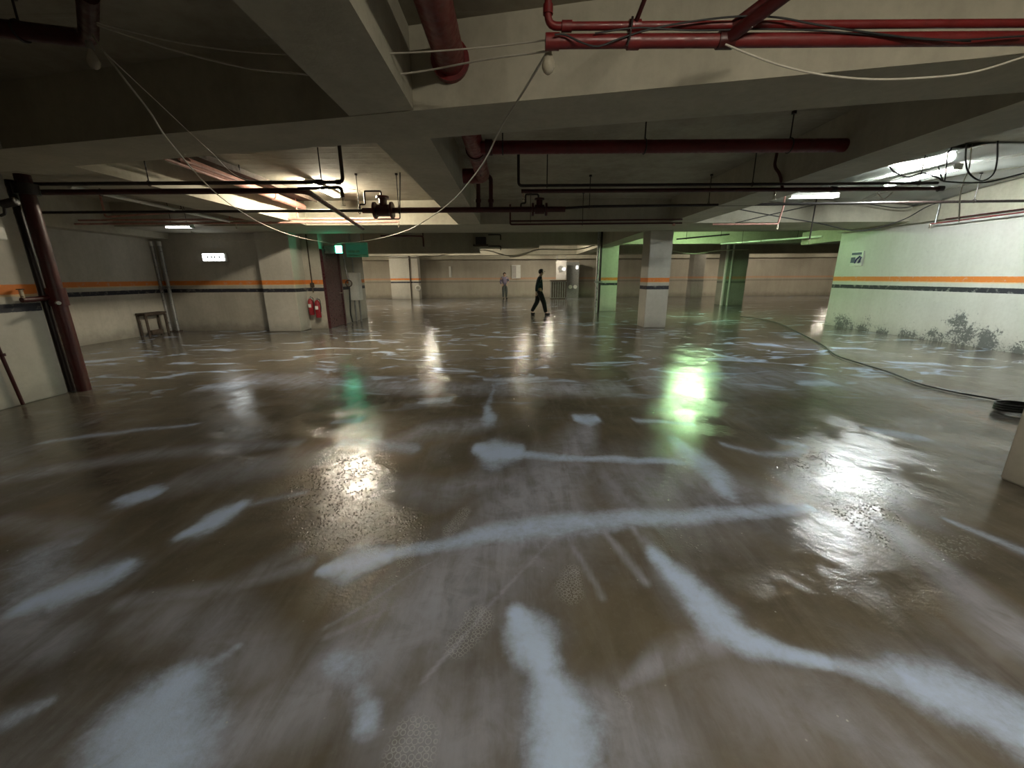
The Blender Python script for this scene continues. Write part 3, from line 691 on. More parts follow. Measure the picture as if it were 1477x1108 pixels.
# thin dark line after the valve, to the right wall
e = pipe('conduit_pipe', 'thin black pipe from the second valve across to the right wall', (1.410, 7.8, 2.663))
tube('pipe_run', [((0.662, 7.8, 2.667)[0], 7.72, zv + .02), ((1.410, 7.8, 2.663)[0], 7.8, (1.410, 7.8, 2.663)[2]), (9.36, 7.8, (8.745, 7.8, 2.711)[2])], .023, M['black'], e, .1)
for u in ((1.410, 7.8, 2.663), (3.548, 7.8, 2.696), (8.309, 7.8, 2.714)): hanger(e, u[0], 7.8, u[2], .023)
# upper right pair
yq = 6.0; Q0 = (0.107, 6, 2.669); Q1 = (5.828, 6, 2.635); zq = (Q0[2] + Q1[2]) / 2
e = pipe('sprinkler_pipe', 'slim black pipe dropping behind the big red pipe and running to the right', Q0)
tube('pipe_run', [(Q0[0], yq, SLAB), (Q0[0], yq, zq), (Q1[0], yq, zq)], .019, M['black'], e, .05)
for u in ((0.495, 6, 2.667), (3.297, 6, 2.650), (5.572, 6, 2.637)): hanger(e, u[0], yq, zq, .019)
R_0 = (0.146, 6.05, 2.609); R_1 = (5.952, 6.05, 2.575); zr = (R_0[2] + R_1[2]) / 2
e = pipe('sprinkler_pipe', 'red pipe just below the slim black one, running to the right lamp', R_0)
tube('pipe_run', [(R_0[0], 6.05, zr), (R_1[0], 6.05, zr)], .027, M['dred'], e, 0)
sprinkler(e, R_0[0] + .03, 6.05, zr - .02)
sprinkler(e, (3.652, 6.05, 2.579)[0], 6.05, zr - .02)
tube('drop', [((3.748, 6.05, 2.579)[0], 6.05, zr + .02), ((3.683, 6.05, 2.967)[0], 6.05, zr + .2), ((3.620, 6.05, 3.010)[0], 6.1, zr + .3), ((3.639, 6.05, 3.010)[0], 6.1, SLAB)], .02, M['dred'], e, .06)
for u in ((4.456, 6.05, 2.583), (5.933, 6.05, 2.575)): coupling(e, (u[0], 6.05, zr), .028, 'x', .06)
# pink sprinkler pipes low on the left
G0 = (-9.694, 9.3, 2.702); G1 = (-2.392, 9.3, 2.671)
zg = (G0[2] + G1[2]) / 2
e = pipe('sprinkler_pipe', 'upper faded pink pipe along the wide beam with a riser at its left end', G0)
tube('pipe_run', [(G0[0], 9.3, SLAB), (G0[0], 9.3, zg), (G1[0], 9.3, zg)], .020, M['pink'], e, .05)
for u in ((-6.056, 9.3, 2.666), (-4.592, 9.3, 2.657)):
    tube('riser', [(u[0], 9.3, zg), (u[0], 9.3, SLAB)], .016, M['pink'], e)
e = pipe('sprinkler_pipe', 'lower faded pink pipe with small pendant heads under the left wide beam', (-9.551, 9.2, 2.619))
zh = zg - .085
tube('pipe_run', [(G0[0] + .05, 9.2, zh), (G1[0], 9.2, zh)], .020, M['pink'], e, 0)
for u in ((-9.537, 9.2, 2.619), (-5.883, 9.2, 2.597), (-2.402, 9.2, 2.576)): sprinkler(e, u[0], 9.2, zh - .01)
for u in ((-5.143, 9.2, 2.592), (-3.513, 9.2, 2.582)): coupling(e, (u[0], 9.2, zh), .02, 'x', .05, M['pink'])
e = pipe('sprinkler_pipe', 'short pale pipe branch bent upward near the left wall', (-8.346, 8.9, 2.709))
tube('pipe_run', [((-8.347, 8.9, 3.025)[0], 8.9, SLAB), (-8.350, 8.9, 2.696), (-6.213, 8.9, 2.815)], .020, M['pink'], e, .05)
# thick pink pipe by the bright lamp
e = pipe('fire_main_pipe', 'thick salmon pink pipe running away past the lit lamp', (-4.709, 7.717, 2.98))
tube('pipe_run', [(-4.400, 6.046, 2.98), (-4.634, 9.684, 2.98)], .068, M['pink'], e, 0, 18)
t0 = (-4.400, 6.046, 2.98)
cyl('coupling', (-4.539, 8.311, 2.98), (-4.557, 8.482, 2.98), .082, M['pink'], e)
e = pipe('conduit_pipe', 'slim pale conduit along the added dark tray, nearer the beam', (-4.372, 5.678, 2.92))
tube('pipe_run', [(-4.296, 5.540, 2.9), (-4.385, 6.859, 2.9)], .018, M['pink'], e, 0)
e = pipe('conduit_pipe', 'second slim pale conduit along the added dark tray, nearer the lamp', (-4.209, 5.651, 2.92))
tube('pipe_run', [(-4.135, 5.574, 2.9), (-4.182, 6.913, 2.9)], .018, M['pink'], e, 0)
# added tray over them, darkens the band above the lit beam face
e = empty('added_shade_tray', (-4.45, 6, 3.08), 'added dark brown tray under the slab, covering and shading the band beside the left beam', 'added tray')
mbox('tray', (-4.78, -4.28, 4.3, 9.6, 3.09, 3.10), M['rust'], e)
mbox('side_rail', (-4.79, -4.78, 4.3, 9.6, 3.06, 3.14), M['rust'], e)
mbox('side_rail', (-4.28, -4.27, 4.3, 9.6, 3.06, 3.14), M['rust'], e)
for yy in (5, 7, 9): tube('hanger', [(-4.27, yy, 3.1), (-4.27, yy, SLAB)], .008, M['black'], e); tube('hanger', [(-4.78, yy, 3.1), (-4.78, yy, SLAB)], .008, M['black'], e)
# pale conduit under the left beam
e = pipe('conduit_pipe', 'pale straight conduit running away beneath the left beam edge', (-5.754, 5.843, 2.63))
tube('pipe_run', [(-5.753, 5.738, 2.63), (-6.014, 9.295, 2.63)], .028, M['white'], e, 0)
for u in ((-5.787, 6.185, 2.63), (-5.882, 7.749, 2.63)): hanger(e, u[0], u[1], u[2], .03)
# thin reds right of long beam
e = pipe('sprinkler_pipe', 'upper thin dark red pipe in the middle bay behind the valves', (-0.015, 9.3, 2.615))
V0 = (-0.015, 9.3, 2.615); V1 = (2.516, 9.3, 2.628)
tube('pipe_run', [V0, (3.7, 9.3, V1[2])], .016, M['dred'], e, 0); hanger(e, (0.420, 9.3, 2.613)[0], 9.3, V0[2], .016)
V2 = (-0.015, 9.3, 2.545)
e = pipe('sprinkler_pipe', 'lower thin dark red pipe in the middle bay behind the valves', V2)
tube('pipe_run', [(V2[0], 9.3, 2.95), (V2[0], 9.3, V2[2]), (3.7, 9.3, V2[2] + .01)], .018, M['dred'], e, .04)
hanger(e, (1.546, 9.3, 2.536)[0], 9.3, V2[2], .018)
V3 = (3.135, 9.3, 2.568); V4 = (5.782, 9.3, 2.524)
e = pipe('sprinkler_pipe', 'pinkish pipe above the right column ending in a sprinkler head', V3)
tube('pipe_run', [(4.37, 9.3, V4[2]), V4, (V4[0] + .06, 9.3, 2.86), (V4[0] + .06, 9.3, SLAB)], .018, M['pink'], e, .03)
sprinkler(e, V4[0], 9.3, V4[2] - .01)
for u in ((3.526, 9.3, 2.552), (5.449, 9.3, 2.540)): coupling(e, (u[0], 9.3, V4[2]), .018, 'x', .05, M['pink'])
W0 = (6.947, 9.9, 2.633); 
e = pipe('sprinkler_pipe', 'thin dark drop pipe with small head left of the right wall', W0)
tube('pipe_run', [(W0[0], 9.9, SLAB), (W0[0], 9.9, (6.984, 9.9, 2.256)[2])], .014, M['black'], e, 0); sprinkler(e, W0[0], 9.9, (6.984, 9.9, 2.256)[2])
# pipes in the green lit bay
e = pipe('sprinkler_pipe', 'slim pale pipe running away through the green lit bay', (6, 15, 2.7))
tube('pipe_run', [(9.496, 13, 2.586), (8.511, 17.2, 2.687)], .03, M['white'], e, 0)
hanger(e, *(9.322, 13.86, 2.603), .03); hanger(e, *(8.750, 16.1, 2.653), .03)

for u in ((8.707, 14.8, 2.643),): sprinkler(e, u[0], u[1], u[2] - .02)
e = pipe('sprinkler_pipe', 'slim dark pipe crossing the green lit bay toward the right column', (5.6, 13, 2.8))
tube('pipe_run', [(6.753, 13.2, 2.682), (5.136, 13.2, 2.550)], .022, M['black'], e, 0)
hanger(e, *(6.498, 13.2, 2.663), .022); hanger(e, *(5.435, 13.2, 2.569), .022)
# pipes on the right wall
g0 = (9.3, 9.514, 2.528); g1 = (9.3, 7.839, 2.563)
e = pipe('sprinkler_pipe', 'thin pinkish red pipe along the top of the right wall', g0)
tube('pipe_run', [(9.30, g0[1], g0[2]), (9.30, 5.0, g0[2])], .014, M['red'], e, 0); sprinkler(e, 9.30, g0[1], g0[2])
tube('riser', [(9.30, g0[1] - .1, g0[2]), (9.30, g0[1] - .1, SLAB)], .018, M['steel'], e)
tube('clip', [(9.30, 8.4, g0[2]), (9.36, 8.4, g0[2])], .012, M['black'], e)
e = pipe('sprinkler_pipe', 'second thin red pipe just above it on the right wall', g0)
tube('pipe_run', [(9.31, g0[1] - .3, g0[2] + .06), (9.31, 5.0, g0[2] + .06)], .012, M['dred'], e, 0)
# vertical pipes
e = pipe('standpipe', 'dark red vertical standpipe at the far edge of the left pillar', (-5.80, 5.30, 0))
tube('pipe_run', [(-5.80, 5.26, 0), (-5.80, 5.26, 2.66)], .075, M['dred'], e, 0, 20)
tube('pipe_run', [(-5.95, 5.24, 0), (-5.95, 5.24, 2.60)], .04, M['black'], e, 0, 16)  # added black pipe, stands in for the riser's shadow on the pillar
coupling(e, (-5.80, 5.26, 1.24), .070, 'z', .22, M['dred']); coupling(e, (-5.80, 5.26, 2.5), .085, 'z', .12, M['black'])
tube('hose_outlet', [(-5.82, 5.22, 1.24), (-5.84, 5.02, 1.22), (-5.84, 4.90, 1.22)], .03, M['dred'], e, .05)
vv = cyl('outlet_valve', (-5.84, 4.92, 1.22), (-5.84, 4.92, 1.34), (.02), M['brass'], e); cyl('handwheel', (-5.84, 4.92, 1.34), (-5.84, 4.92, 1.35), .035, M['rust'], vv)
cyl('outlet_cap', (-5.76, 5.2, 1.17), (-5.66, 5.13, 1.17),   .022, M['white'], e)
b0 = (-5.84, 4.623, 0.103)
e = pipe('drain_pipe', 'thin rusty red pipe running down the face of the left pillar', (-5.86, b0[1], 0))
tube('pipe_run', [(-5.86, b0[1] - .02, .01), (-5.86, b0[1] - .1, 1.05)], .018, M['dred'], e, 0)
coupling(e, (-5.86, b0[1] - .06, .62), .022, 'z', .03, M['dred']); tube('clip', [(-5.9, b0[1] - .06, .62), (-5.86, b0[1] - .06, .62), (-5.86, b0[1] - .2, .63)], .010, M['dred'], e, 0)
jb = (-5.87, 4.938, 1.970)
e = pipe('junction_box', 'small white switch box with a loop on the left pillar near the frame edge', jb, 'electrical box')
mbox('body', (-5.899, -5.84, jb[1] - .07, jb[1] + .02, jb[2] - .07, jb[2] + .07), M['white'], e, .008)
tube('conduit', [(-5.87, jb[1] - .03, jb[2] + .1), (-5.87, jb[1] - .03, 2.64)], .012, M['steel'], e)
sl = (-5.84, 5.001, 2.290)
e = pipe('spot_lamp', 'small black unlit spotlight high on the left pillar', sl, 'lamp')
cyl('head', (-5.84, sl[1], sl[2]), (-5.70, sl[1] + .03, sl[2] + .04), .045, M['black'], e); tube('arm', [(-5.899, sl[1], sl[2] - .12), (-5.84, sl[1], sl[2] - .10), (-5.82, sl[1], sl[2])], .015, M['black'], e, .02)
cyl('lens', (-5.70, sl[1] + .03, sl[2] + .04), (-5.694, sl[1] + .031, sl[2] + .042), .035, M['steel'], e)
# steel posts in the left back corner
for k, (u, lab) in enumerate((((-9.730, 11.884, 0), 'left of two galvanised steel posts in the far left corner'), ((-9.517, 11.873, 0), 'right of two galvanised steel posts in the far left corner'))):
    e = empty('steel_post', (u[0], 11.45, 0), lab, 'post', None)
    tube('post', [(u[0], 11.5, .0), (u[0], 11.5, 2.32)], .045, M['steel'], e, 0, 16)
    mbox('base_plate', (max(u[0] - .07, -9.74), u[0] + .07, 11.42, 11.58, 0, .03), M['rust'], e)
    cyl('highlight_cap', (u[0], 11.5, 2.32), (u[0], 11.5, 2.44), .05, M['white'], e)  # white enamel stands in for the lamp's reflection on the post top
    mbox('clamp', (u[0] - .065, u[0] + .065, 11.43, 11.6, 1.18, 1.25), M['steel'], e, .005)
# low rusty frame at the left wall
a = (-9.5, 10.622, 0.159); c = (-9.5, 11.236, 0.120)
e = empty('low_bench', (-9.5, a[1], 0), 'low rusty steel bench frame standing against the left wall', 'bench')
ya_, yb_ = 10.55, 11.15
tube('frame_bar', [(-9.5, ya_, 0), (-9.5, ya_, .55), (-9.5, yb_, .55), (-9.5, yb_, 0)], .03, M['rust'], e, .05)
tube('frame_bar', [(-9.7, ya_, 0), (-9.7, ya_, .55), (-9.7, yb_, .55), (-9.7, yb_, 0)], .025, M['rust'], e, .05)
mbox('top_plate', (-9.72, -9.47, ya_ - .05, yb_ + .05, .56, .60), M['rust'], e, .008)
mbox('cross_plate', (-9.6, -9.5, ya_ + .1, yb_ - .15, .02, .14), M['rust'], e, .008)
# pole by the green column
e = empty('steel_post', (3.47, 16.8, 0), 'tall galvanised post standing left of the green lit column', 'post')
tube('post', [(3.47, 16.8, 0), (3.47, 16.8, SLAB)], .055, M['steel'], e, 0, 18)
tube('post', [(3.60, 16.9, 0), (3.60, 16.9, SLAB)], .045, M['black'], e, 0, 16)
mbox('clamp', (3.38, 3.68, 16.74, 16.96, 1.2, 1.26), M['grey'], e, .005)
e = empty('wall_pipe', (10.55, 20.7, 0), 'pale vertical pipe before the grey column far right', 'pipe')
tube('pipe_run', [(10.62, 20.7, 0), (10.62, 20.7, SLAB)], .07, M['white'], e, 0, 16)
tube('pipe_run', [(10.9, 20.7, 0), (10.9, 20.7, SLAB)], .05, M['white'], e, 0, 16)

# ---------------------------------------------------------------- far things
w0 = (0.024, 29.5, 1.331); w1 = (0.664, 29.5, 2.271)
e = empty('notice_board', (w0[0], 29.93, 1.4), 'tall pale notice board on the far wall beyond the walkers', 'notice board')
mbox('board', (w0[0], w1[0], 29.93, 29.998, w0[2], w1[2]), M['white'], e); mbox('picture', (w0[0] + .03, w0[0] + (w1[0] - w0[0]) * .5, 29.915, 29.929, w0[2] + .05, w1[2] - .05), M['poster'], e)
w0 = (-4.458, 29.9, 1.454); 
e = empty('wall_fixture', (w0[0], 29.9, 1.4), 'narrow white wall fixture on the far wall left of the board', 'wall fixture')
mbox('body', (w0[0], w0[0] + .16, 29.9, 29.998, w0[2], w0[2] + .75), M['white'], e, .01)
# pump stand / cabinets right of the walking person
w0 = (2.892, 27.5, 0.109); w1 = (3.557, 27.5, 1.228)
e = empty('shuttered_cabinet', (w0[0], 27.6, 0), 'dark ribbed metal cabinet far behind the walking person', 'cabinet')
mbox('body', (w0[0] - .25, w1[0] + .05, 27.5, 28.1, .05, 1.15), M['grey'], e, .01)
bm = bmesh.new()
for k in range(7): box(bm, w0[0] - .2 + k * .15, w0[0] - .13 + k * .15, 27.48, 27.499, .1, 1.1)
obj('shutter', bm, M['rust'], e, smooth=False)
mbox('top', (w0[0] - .3, w1[0] + .1, 27.45, 28.15, 1.15, 1.22), M['rust'], e, .01)
mbox('base', (w0[0] - .25, w1[0] + .05, 27.5, 28.1, 0, .05), M['rust'], e)
w0 = (3.114, 28.5, 1.270); w1 = (3.698, 28.5, 2.495)
e = empty('meter_panel', (w0[0], 28.5, 1.3), 'white meter panel hanging above the ribbed metal cabinet', 'panel')
mbox('board', (w0[0] - .05, w1[0] + .05, 28.5, 28.56, w0[2], w1[2]), M['poster'], e)
cyl('dial', (w0[0] + .25, 28.499, w0[2] + .7), (w0[0] + .25, 28.46, w0[2] + .7), .2, M['grey'], e)
mbox('small_lamp', (w1[0] - .22, w1[0] - .02, 28.46, 28.499, w0[2] + .6, w0[2] + .75), M['tube_dim'], e)
for s in (0.0, w1[0] - w0[0]): tube('hanger', [(w0[0] + s, 28.53, w1[2]), (w0[0] + s, 28.53, SLAB)], .02, M['grey'], e)
w0 = (3.881, 29, 0.078); w1 = (4.724, 29, 2.415)
e = empty('utility_pillar', (w0[0], 29, 0), 'grey utility cupboard with two gauges right of the ribbed cabinet', 'cupboard')
mbox('body', (w0[0], w1[0], 29.0, 29.55, 0, w1[2]), M['grey'], e, .01)
for s, t in ((.3, .75), (.7, .75)):
    cyl('gauge', (w0[0] + (w1[0] - w0[0]) * s, 28.999, t), (w0[0] + (w1[0] - w0[0]) * s, 28.95, t), .13, M['white'], e)
mbox('small_lamp', (w1[0] - .22, w1[0] - .1, 28.96, 28.999, w1[2] - .45, w1[2] - .25), M['tube_dim'], e)
# small white valve on the far lit column
w0 = (-6.508, 28.8, 0.627)
e = empty('wall_valve', (w0[0], 28.85, .6), 'small pale hose valve on the far left column', 'valve')
bm = bmesh.new(); sweep(bm, [(w0[0] + .16 * math.cos(a_), 28.84, .75 + .16 * math.sin(a_)) for a_ in [2 * math.pi * k / 20 for k in range(21)]], .04, 8); obj('hose_ring', bm, M['white'], e)
cyl('stem', (w0[0], 28.899, .75), (w0[0], 28.8, .75), .04, M['steel'], e)
w0 = (-7.009, 28.8, 2.390)
e = empty('wall_pipe', (w0[0], 28.85, 0), 'thin brown pipe running up the far left column', 'pipe')
tube('pipe_run', [(w0[0], 28.85, 0), (w0[0], 28.85, SLAB)], .035, M['rust'], e, 0)
# box and brackets hanging on the lintel
w0 = (-1.423, 17, 2.654)
e = empty('fan_box', (w0[0], 17.1, 2.6), 'small dark box bracketed on the deep lintel below the red pipe loop', 'box')
mbox('body', (w0[0], w0[0] + .42, 17.0, 17.28, 2.72, 3.0), M['black'], e, .01)
mbox('shelf', (w0[0] - .1, w0[0] + .5, 16.95, 17.299, 2.66, 2.715), M['rust'], e, .005)
tube('bracket', [(w0[0] + .5, 17.25, 3.1), (w0[0] + 1.0, 17.25, 3.1), (w0[0] + 1.0, 17.25, 2.9)], .022, M['black'], e, .03)
tube('bracket', [(w0[0] + .5, 17.25, 2.66), (w0[0] + 1.0, 17.25, 2.66), (w0[0] + 1.0, 17.25, 2.5)], .022, M['black'], e, .03)
w0 = (-2.496, 12.2, 2.323)
e = empty('drop_pipe', (w0[0], 12.2, 2.4), 'dark drop pipe just behind the wide beam left of the long beam', 'pipe')
tube('pipe_run', [(w0[0] - 1.2, 12.1, 2.6), (w0[0], 12.1, 2.58), (w0[0], 12.1, 2.3)], .024, M['dred'], e, .06)
tube('riser', [(w0[0], 12.1, 2.58), (w0[0], 12.1, SLAB)], .018, M['black'], e)

# ---------------------------------------------------------------- cables
cable('draped_cable', [(0.199, 2.45, 2.582), (0.166, 2.586, 2.58), (0.062, 2.927, 2.55), (-0.066, 3.291, 2.5), (-0.301, 4.150, 2.42), (-0.911, 5.887, 2.36), (-2.098, 8.523, 2.35), (-3.623, 10.739, 2.36), (-5.289, 12.508, 2.42)], .0065, M['cable_white'], 'long pale cable drooping from the near bulb to the exit lamp')
cable('draped_cable', [(0.193, 2.46, 2.580), (-0.141, 2.7, 2.652), (-0.615, 3.071, 2.75), (-1.032, 3.020, 2.7), (-1.377, 2.951, 2.7), (-1.700, 2.994, 2.75), (-2.051, 2.896, 2.8), (-2.364, 2.760, 2.86)], .0055, M['cable_white'], 'lower of two pale cables sagging across the near long beam')
cable('draped_cable', [(0.192, 2.5, 2.648), (-0.139, 2.7, 2.712), (-0.603, 2.835, 2.75), (-1.063, 2.845, 2.75), (-1.566, 2.933, 2.8), (-2.022, 2.926, 2.85), (-2.411, 2.818, 2.9)], .0045, M['cable_white'], 'upper of two thin cables sagging across the near long beam')
cable('draped_cable', [(-2.469, 2.833, 2.85), (-2.274, 2.725, 2.62), (-2.330, 2.965, 2.5), (-2.571, 3.408, 2.45), (-3.195, 4.646, 2.4), (-3.661, 5.779, 2.36), (-4.230, 7.446, 2.33), (-4.594, 9.207, 2.31), (-4.899, 11.502, 2.36)], .006, M['cable_white'], 'pale cable running from the dark left bulb away to the exit lamp')
cable('draped_cable', [(-2.306, 2.698, 2.7), (-2.423, 3.187, 2.62), (-2.772, 4.119, 2.6), (-3.233, 5.358, 2.62), (-2.843, 5.899, 2.7), (-2.404, 7.019, 2.8)], .003, M['cable_white'], 'faint cable above it crossing the left bay to the bright lamp')
cable('draped_cable', [(-7.314, 9.801, 2.5), (-7.331, 10.555, 2.4), (-6.982, 10.935, 2.38), (-6.033, 10.690, 2.42), (-5.426, 10.885, 2.5)], .009, M['cable_white'], 'short pale cable sagging from the left twin tube fitting')
cable('draped_cable', [((1.078, 2.38, 2.568)), (1.202, 2.38, 2.526), (1.367, 2.38, 2.477), (1.554, 2.36, 2.429), (1.789, 2.34, 2.398), (2.014, 2.32, 2.392), (2.264, 2.3, 2.406), (2.484, 2.28, 2.462), (2.638, 2.25, 2.509)], .0048, M['cable_white'], 'pale cable drooping below the near red pipes toward the right frame edge')
cable('pipe_cable', [(0.222, 2.36, 2.604), (0.274, 2.37, 2.608), (0.354, 2.37, 2.576), (0.440, 2.38, 2.563), (0.535, 2.38, 2.591), (0.671, 2.38, 2.628), (0.857, 2.38, 2.659), (1.106, 2.37, 2.678), (1.311, 2.37, 2.674), (1.521, 2.37, 2.642), (1.803, 2.37, 2.606), (2.155, 2.37, 2.575), (2.554, 2.37, 2.590)], .0045, M['cable_dark'], 'thin dark cable wrapped along the two near red pipes')
cable('pipe_cable', [(0.423, 2.38, 2.618), (0.635, 2.38, 2.640), (0.912, 2.38, 2.627), (1.221, 2.38, 2.631), (1.498, 2.38, 2.624), (1.882, 2.38, 2.599), (2.304, 2.38, 2.573)], .004, M['cable_dark'], 'second thin dark cable lying between the near red pipes')
# loops near the right lamp
cable('hanging_cable', [(5.672, 5.6, 3.043), (5.725, 5.6, 2.825), (5.810, 5.6, 2.682), (5.985, 5.6, 2.593), (6.114, 5.6, 2.665), (6.118, 5.6, 2.823), (6.058, 5.6, 3.049)], .009, M['cable_dark'], 'black cable hanging in a u loop right of the bright right lamp')
cable('hanging_cable', [(5.035, 5.9, 2.838), (5.116, 5.9, 2.771), (5.318, 5.9, 2.703), (5.491, 5.9, 2.752), (5.708, 5.9, 2.700), (5.843, 5.9, 2.649), (6.357, 5.9, 2.637), (6.389, 5.5, 2.656)], .010, M['cable_dark'], 'black cable sagging under the bright right lamp')
cable('hanging_cable', [(5.681, 5.9, 2.835), (5.913, 6, 2.669), (5.868, 6, 3.009), (5.898, 6, 3.067), (5.887, 6, 3.208)], .008, M['cable_dark'], 'short black cable dropping beside the bright right lamp')
cable('hanging_cable', [(6.358, 6.2, 3.205), (6.407, 6.2, 2.902), (6.384, 6.2, 2.708), (6.386, 6.2, 2.528), (6.673, 6.4, 2.202)], .008, M['cable_white'], 'pale cable hanging down toward the right wall pipes')
cable('hanging_cable', [(5.110, 6.1, 2.554), (5.226, 6.1, 2.473), (5.323, 6.1, 2.552)], .006, M['cable_white'], 'short white v shaped wire under the right pipes')
# draped cables in the far bay
for k, (pts, lab) in enumerate([
    ([(-5.253, 18, 2.270), (-3.474, 18, 2.288), (-2.281, 18, 2.506), (-1.099, 18, 2.554), (-0.068, 18, 2.323), (0.967, 18, 2.514)], 'pale cable draped under the deep lintel toward the middle'),
    ([(-0.065, 17.2, 2.230), (0.501, 17.2, 2.308), (1.092, 17.2, 2.519), (2.615, 17.2, 2.510), (3.396, 17.2, 2.665)], 'pale cable draped from the lintel toward the tall post'),
    ([(6.938, 19, 2.595), (8.204, 19, 2.409), (9.436, 19, 2.550), (10.679, 19, 2.572)], 'cable sagging in the far bay right of the column')]):
    cable('draped_cable', pts, .022, M['cable_white'], lab)
# hose on the floor
hp = [(8.331, 14.766, 0.02), (8.434, 13.995, 0.02), (8.238, 12.493, 0.02), (7.419, 10.428, 0.02), (6.586, 8.466, 0.02), (5.979, 7.307, 0.02), (5.811, 6.572, 0.02), (5.724, 5.963, 0.02), (5.517, 5.266, 0.02), (5.562, 4.824, 0.02), (5.684, 4.554, 0.02), (5.749, 4.337, 0.02), (5.885, 4.259, 0.02)]
cable('floor_hose', hp, .012, M['cable_dark'], 'black hose snaking over the wet floor from the back to the right column', 'hose')
cp = (5.457, 4.123, 0.02)
hp = [(cp[0] + .2 * math.cos(t * .5) , cp[1] + .13 * math.sin(t * .5), .02 + .0022 * t) for t in range(0, 36)]
cable('floor_hose', hp, .013, M['cable_dark'], 'small coil of black hose on the floor by the right near column', 'hose')

# small light fallen things: none.  wall grille on stair core
# draped plastic sheet under the slab by the right lamp
bm = bmesh.new(); G = []
for i in range(60):
    row = []
    for j in range(50):
        x = 4.45 + (9.30 - 4.45) * i / 59; y = 6.1 + (10.0 - 6.1) * j / 49
        wv = .5 + .5 * math.sin(x * 5.5 + 1.6 * math.sin(y * 1.7) + y * 1.1)
        wv2 = .5 + .5 * math.sin(x * 2.3 - y * 3.7 + 2.2 * math.sin(x * .9))
        sag = .10 * max(0, (y - 8.4) / 1.6) ** 1.5 * (.4 + .6 * wv2) + .16 * max(0, (x - 8.4) / .9) ** 2 * max(0, (y - 7.5) / 2.5)
        row.append(bm.verts.new((x, y, 3.168 - .055 * wv ** 2 * min(1, abs(x - 7.0) / .6) - .012 * wv2 - sag)))
    G.append(row)
for i in range(59):
    for j in range(49): bm.faces.new((G[i][j], G[i][j + 1], G[i + 1][j + 1], G[i + 1][j]))
m_, nt_, b_ = newmat('thin_plastic_film'); b_.inputs['Base Color'].default_value = (.30, .31, .29, 1); b_.inputs['Roughness'].default_value = .2
b_.inputs['Transmission Weight'].default_value = .25; b_.inputs['IOR'].default_value = 1.3
sh = tag(obj('plastic_sheet', bm, m_), 'crinkled pale plastic sheet tacked under the slab around the bright right lamp', 'plastic sheet')
sm_ = sh.modifiers.new('thickness', 'SOLIDIFY'); sm_.thickness = .002
cable('draped_cable', [(4.900, 9.6, 2.895), (5.911, 9.6, 2.718), (6.866, 9.6, 2.568), (7.831, 9.6, 2.401), (8.623, 9.5, 2.602), (9.131, 9.4, 2.909), (9.707, 9.2, 3.009)], .011, M['cable_dark'], 'added dark cable imitating swooping folds and shadows below the plastic sheet at the right wall')  # added cable, drawn for the dark curves of folds and shadows here
cable('draped_cable', [(5.161, 9.9, 2.614), (5.932, 9.9, 2.788), (7.004, 9.9, 3.002), (7.786, 9.9, 3.041), (8.832, 9.8, 2.902), (9.248, 9.7, 3.028)], .010, M['cable_dark'], 'added dark cable imitating a fold shadow from the right column toward the short white fitting')  # also added, imitates a dark fold curve under the sheet
e = pipe('fire_main_pipe', 'dark red pipe in the unlit upper left bay above the bulb', (-2.938, 3.019, 2.98))
tube('pipe_run', [(-3.697, 2.887, 2.98), (-2.767, 3.143, 2.98), (-2.331, 2.706, 2.98)], .05, M['dred'], e, .08, 16)
hanger(e, *(-3.109, 3.054, 2.98), .05)

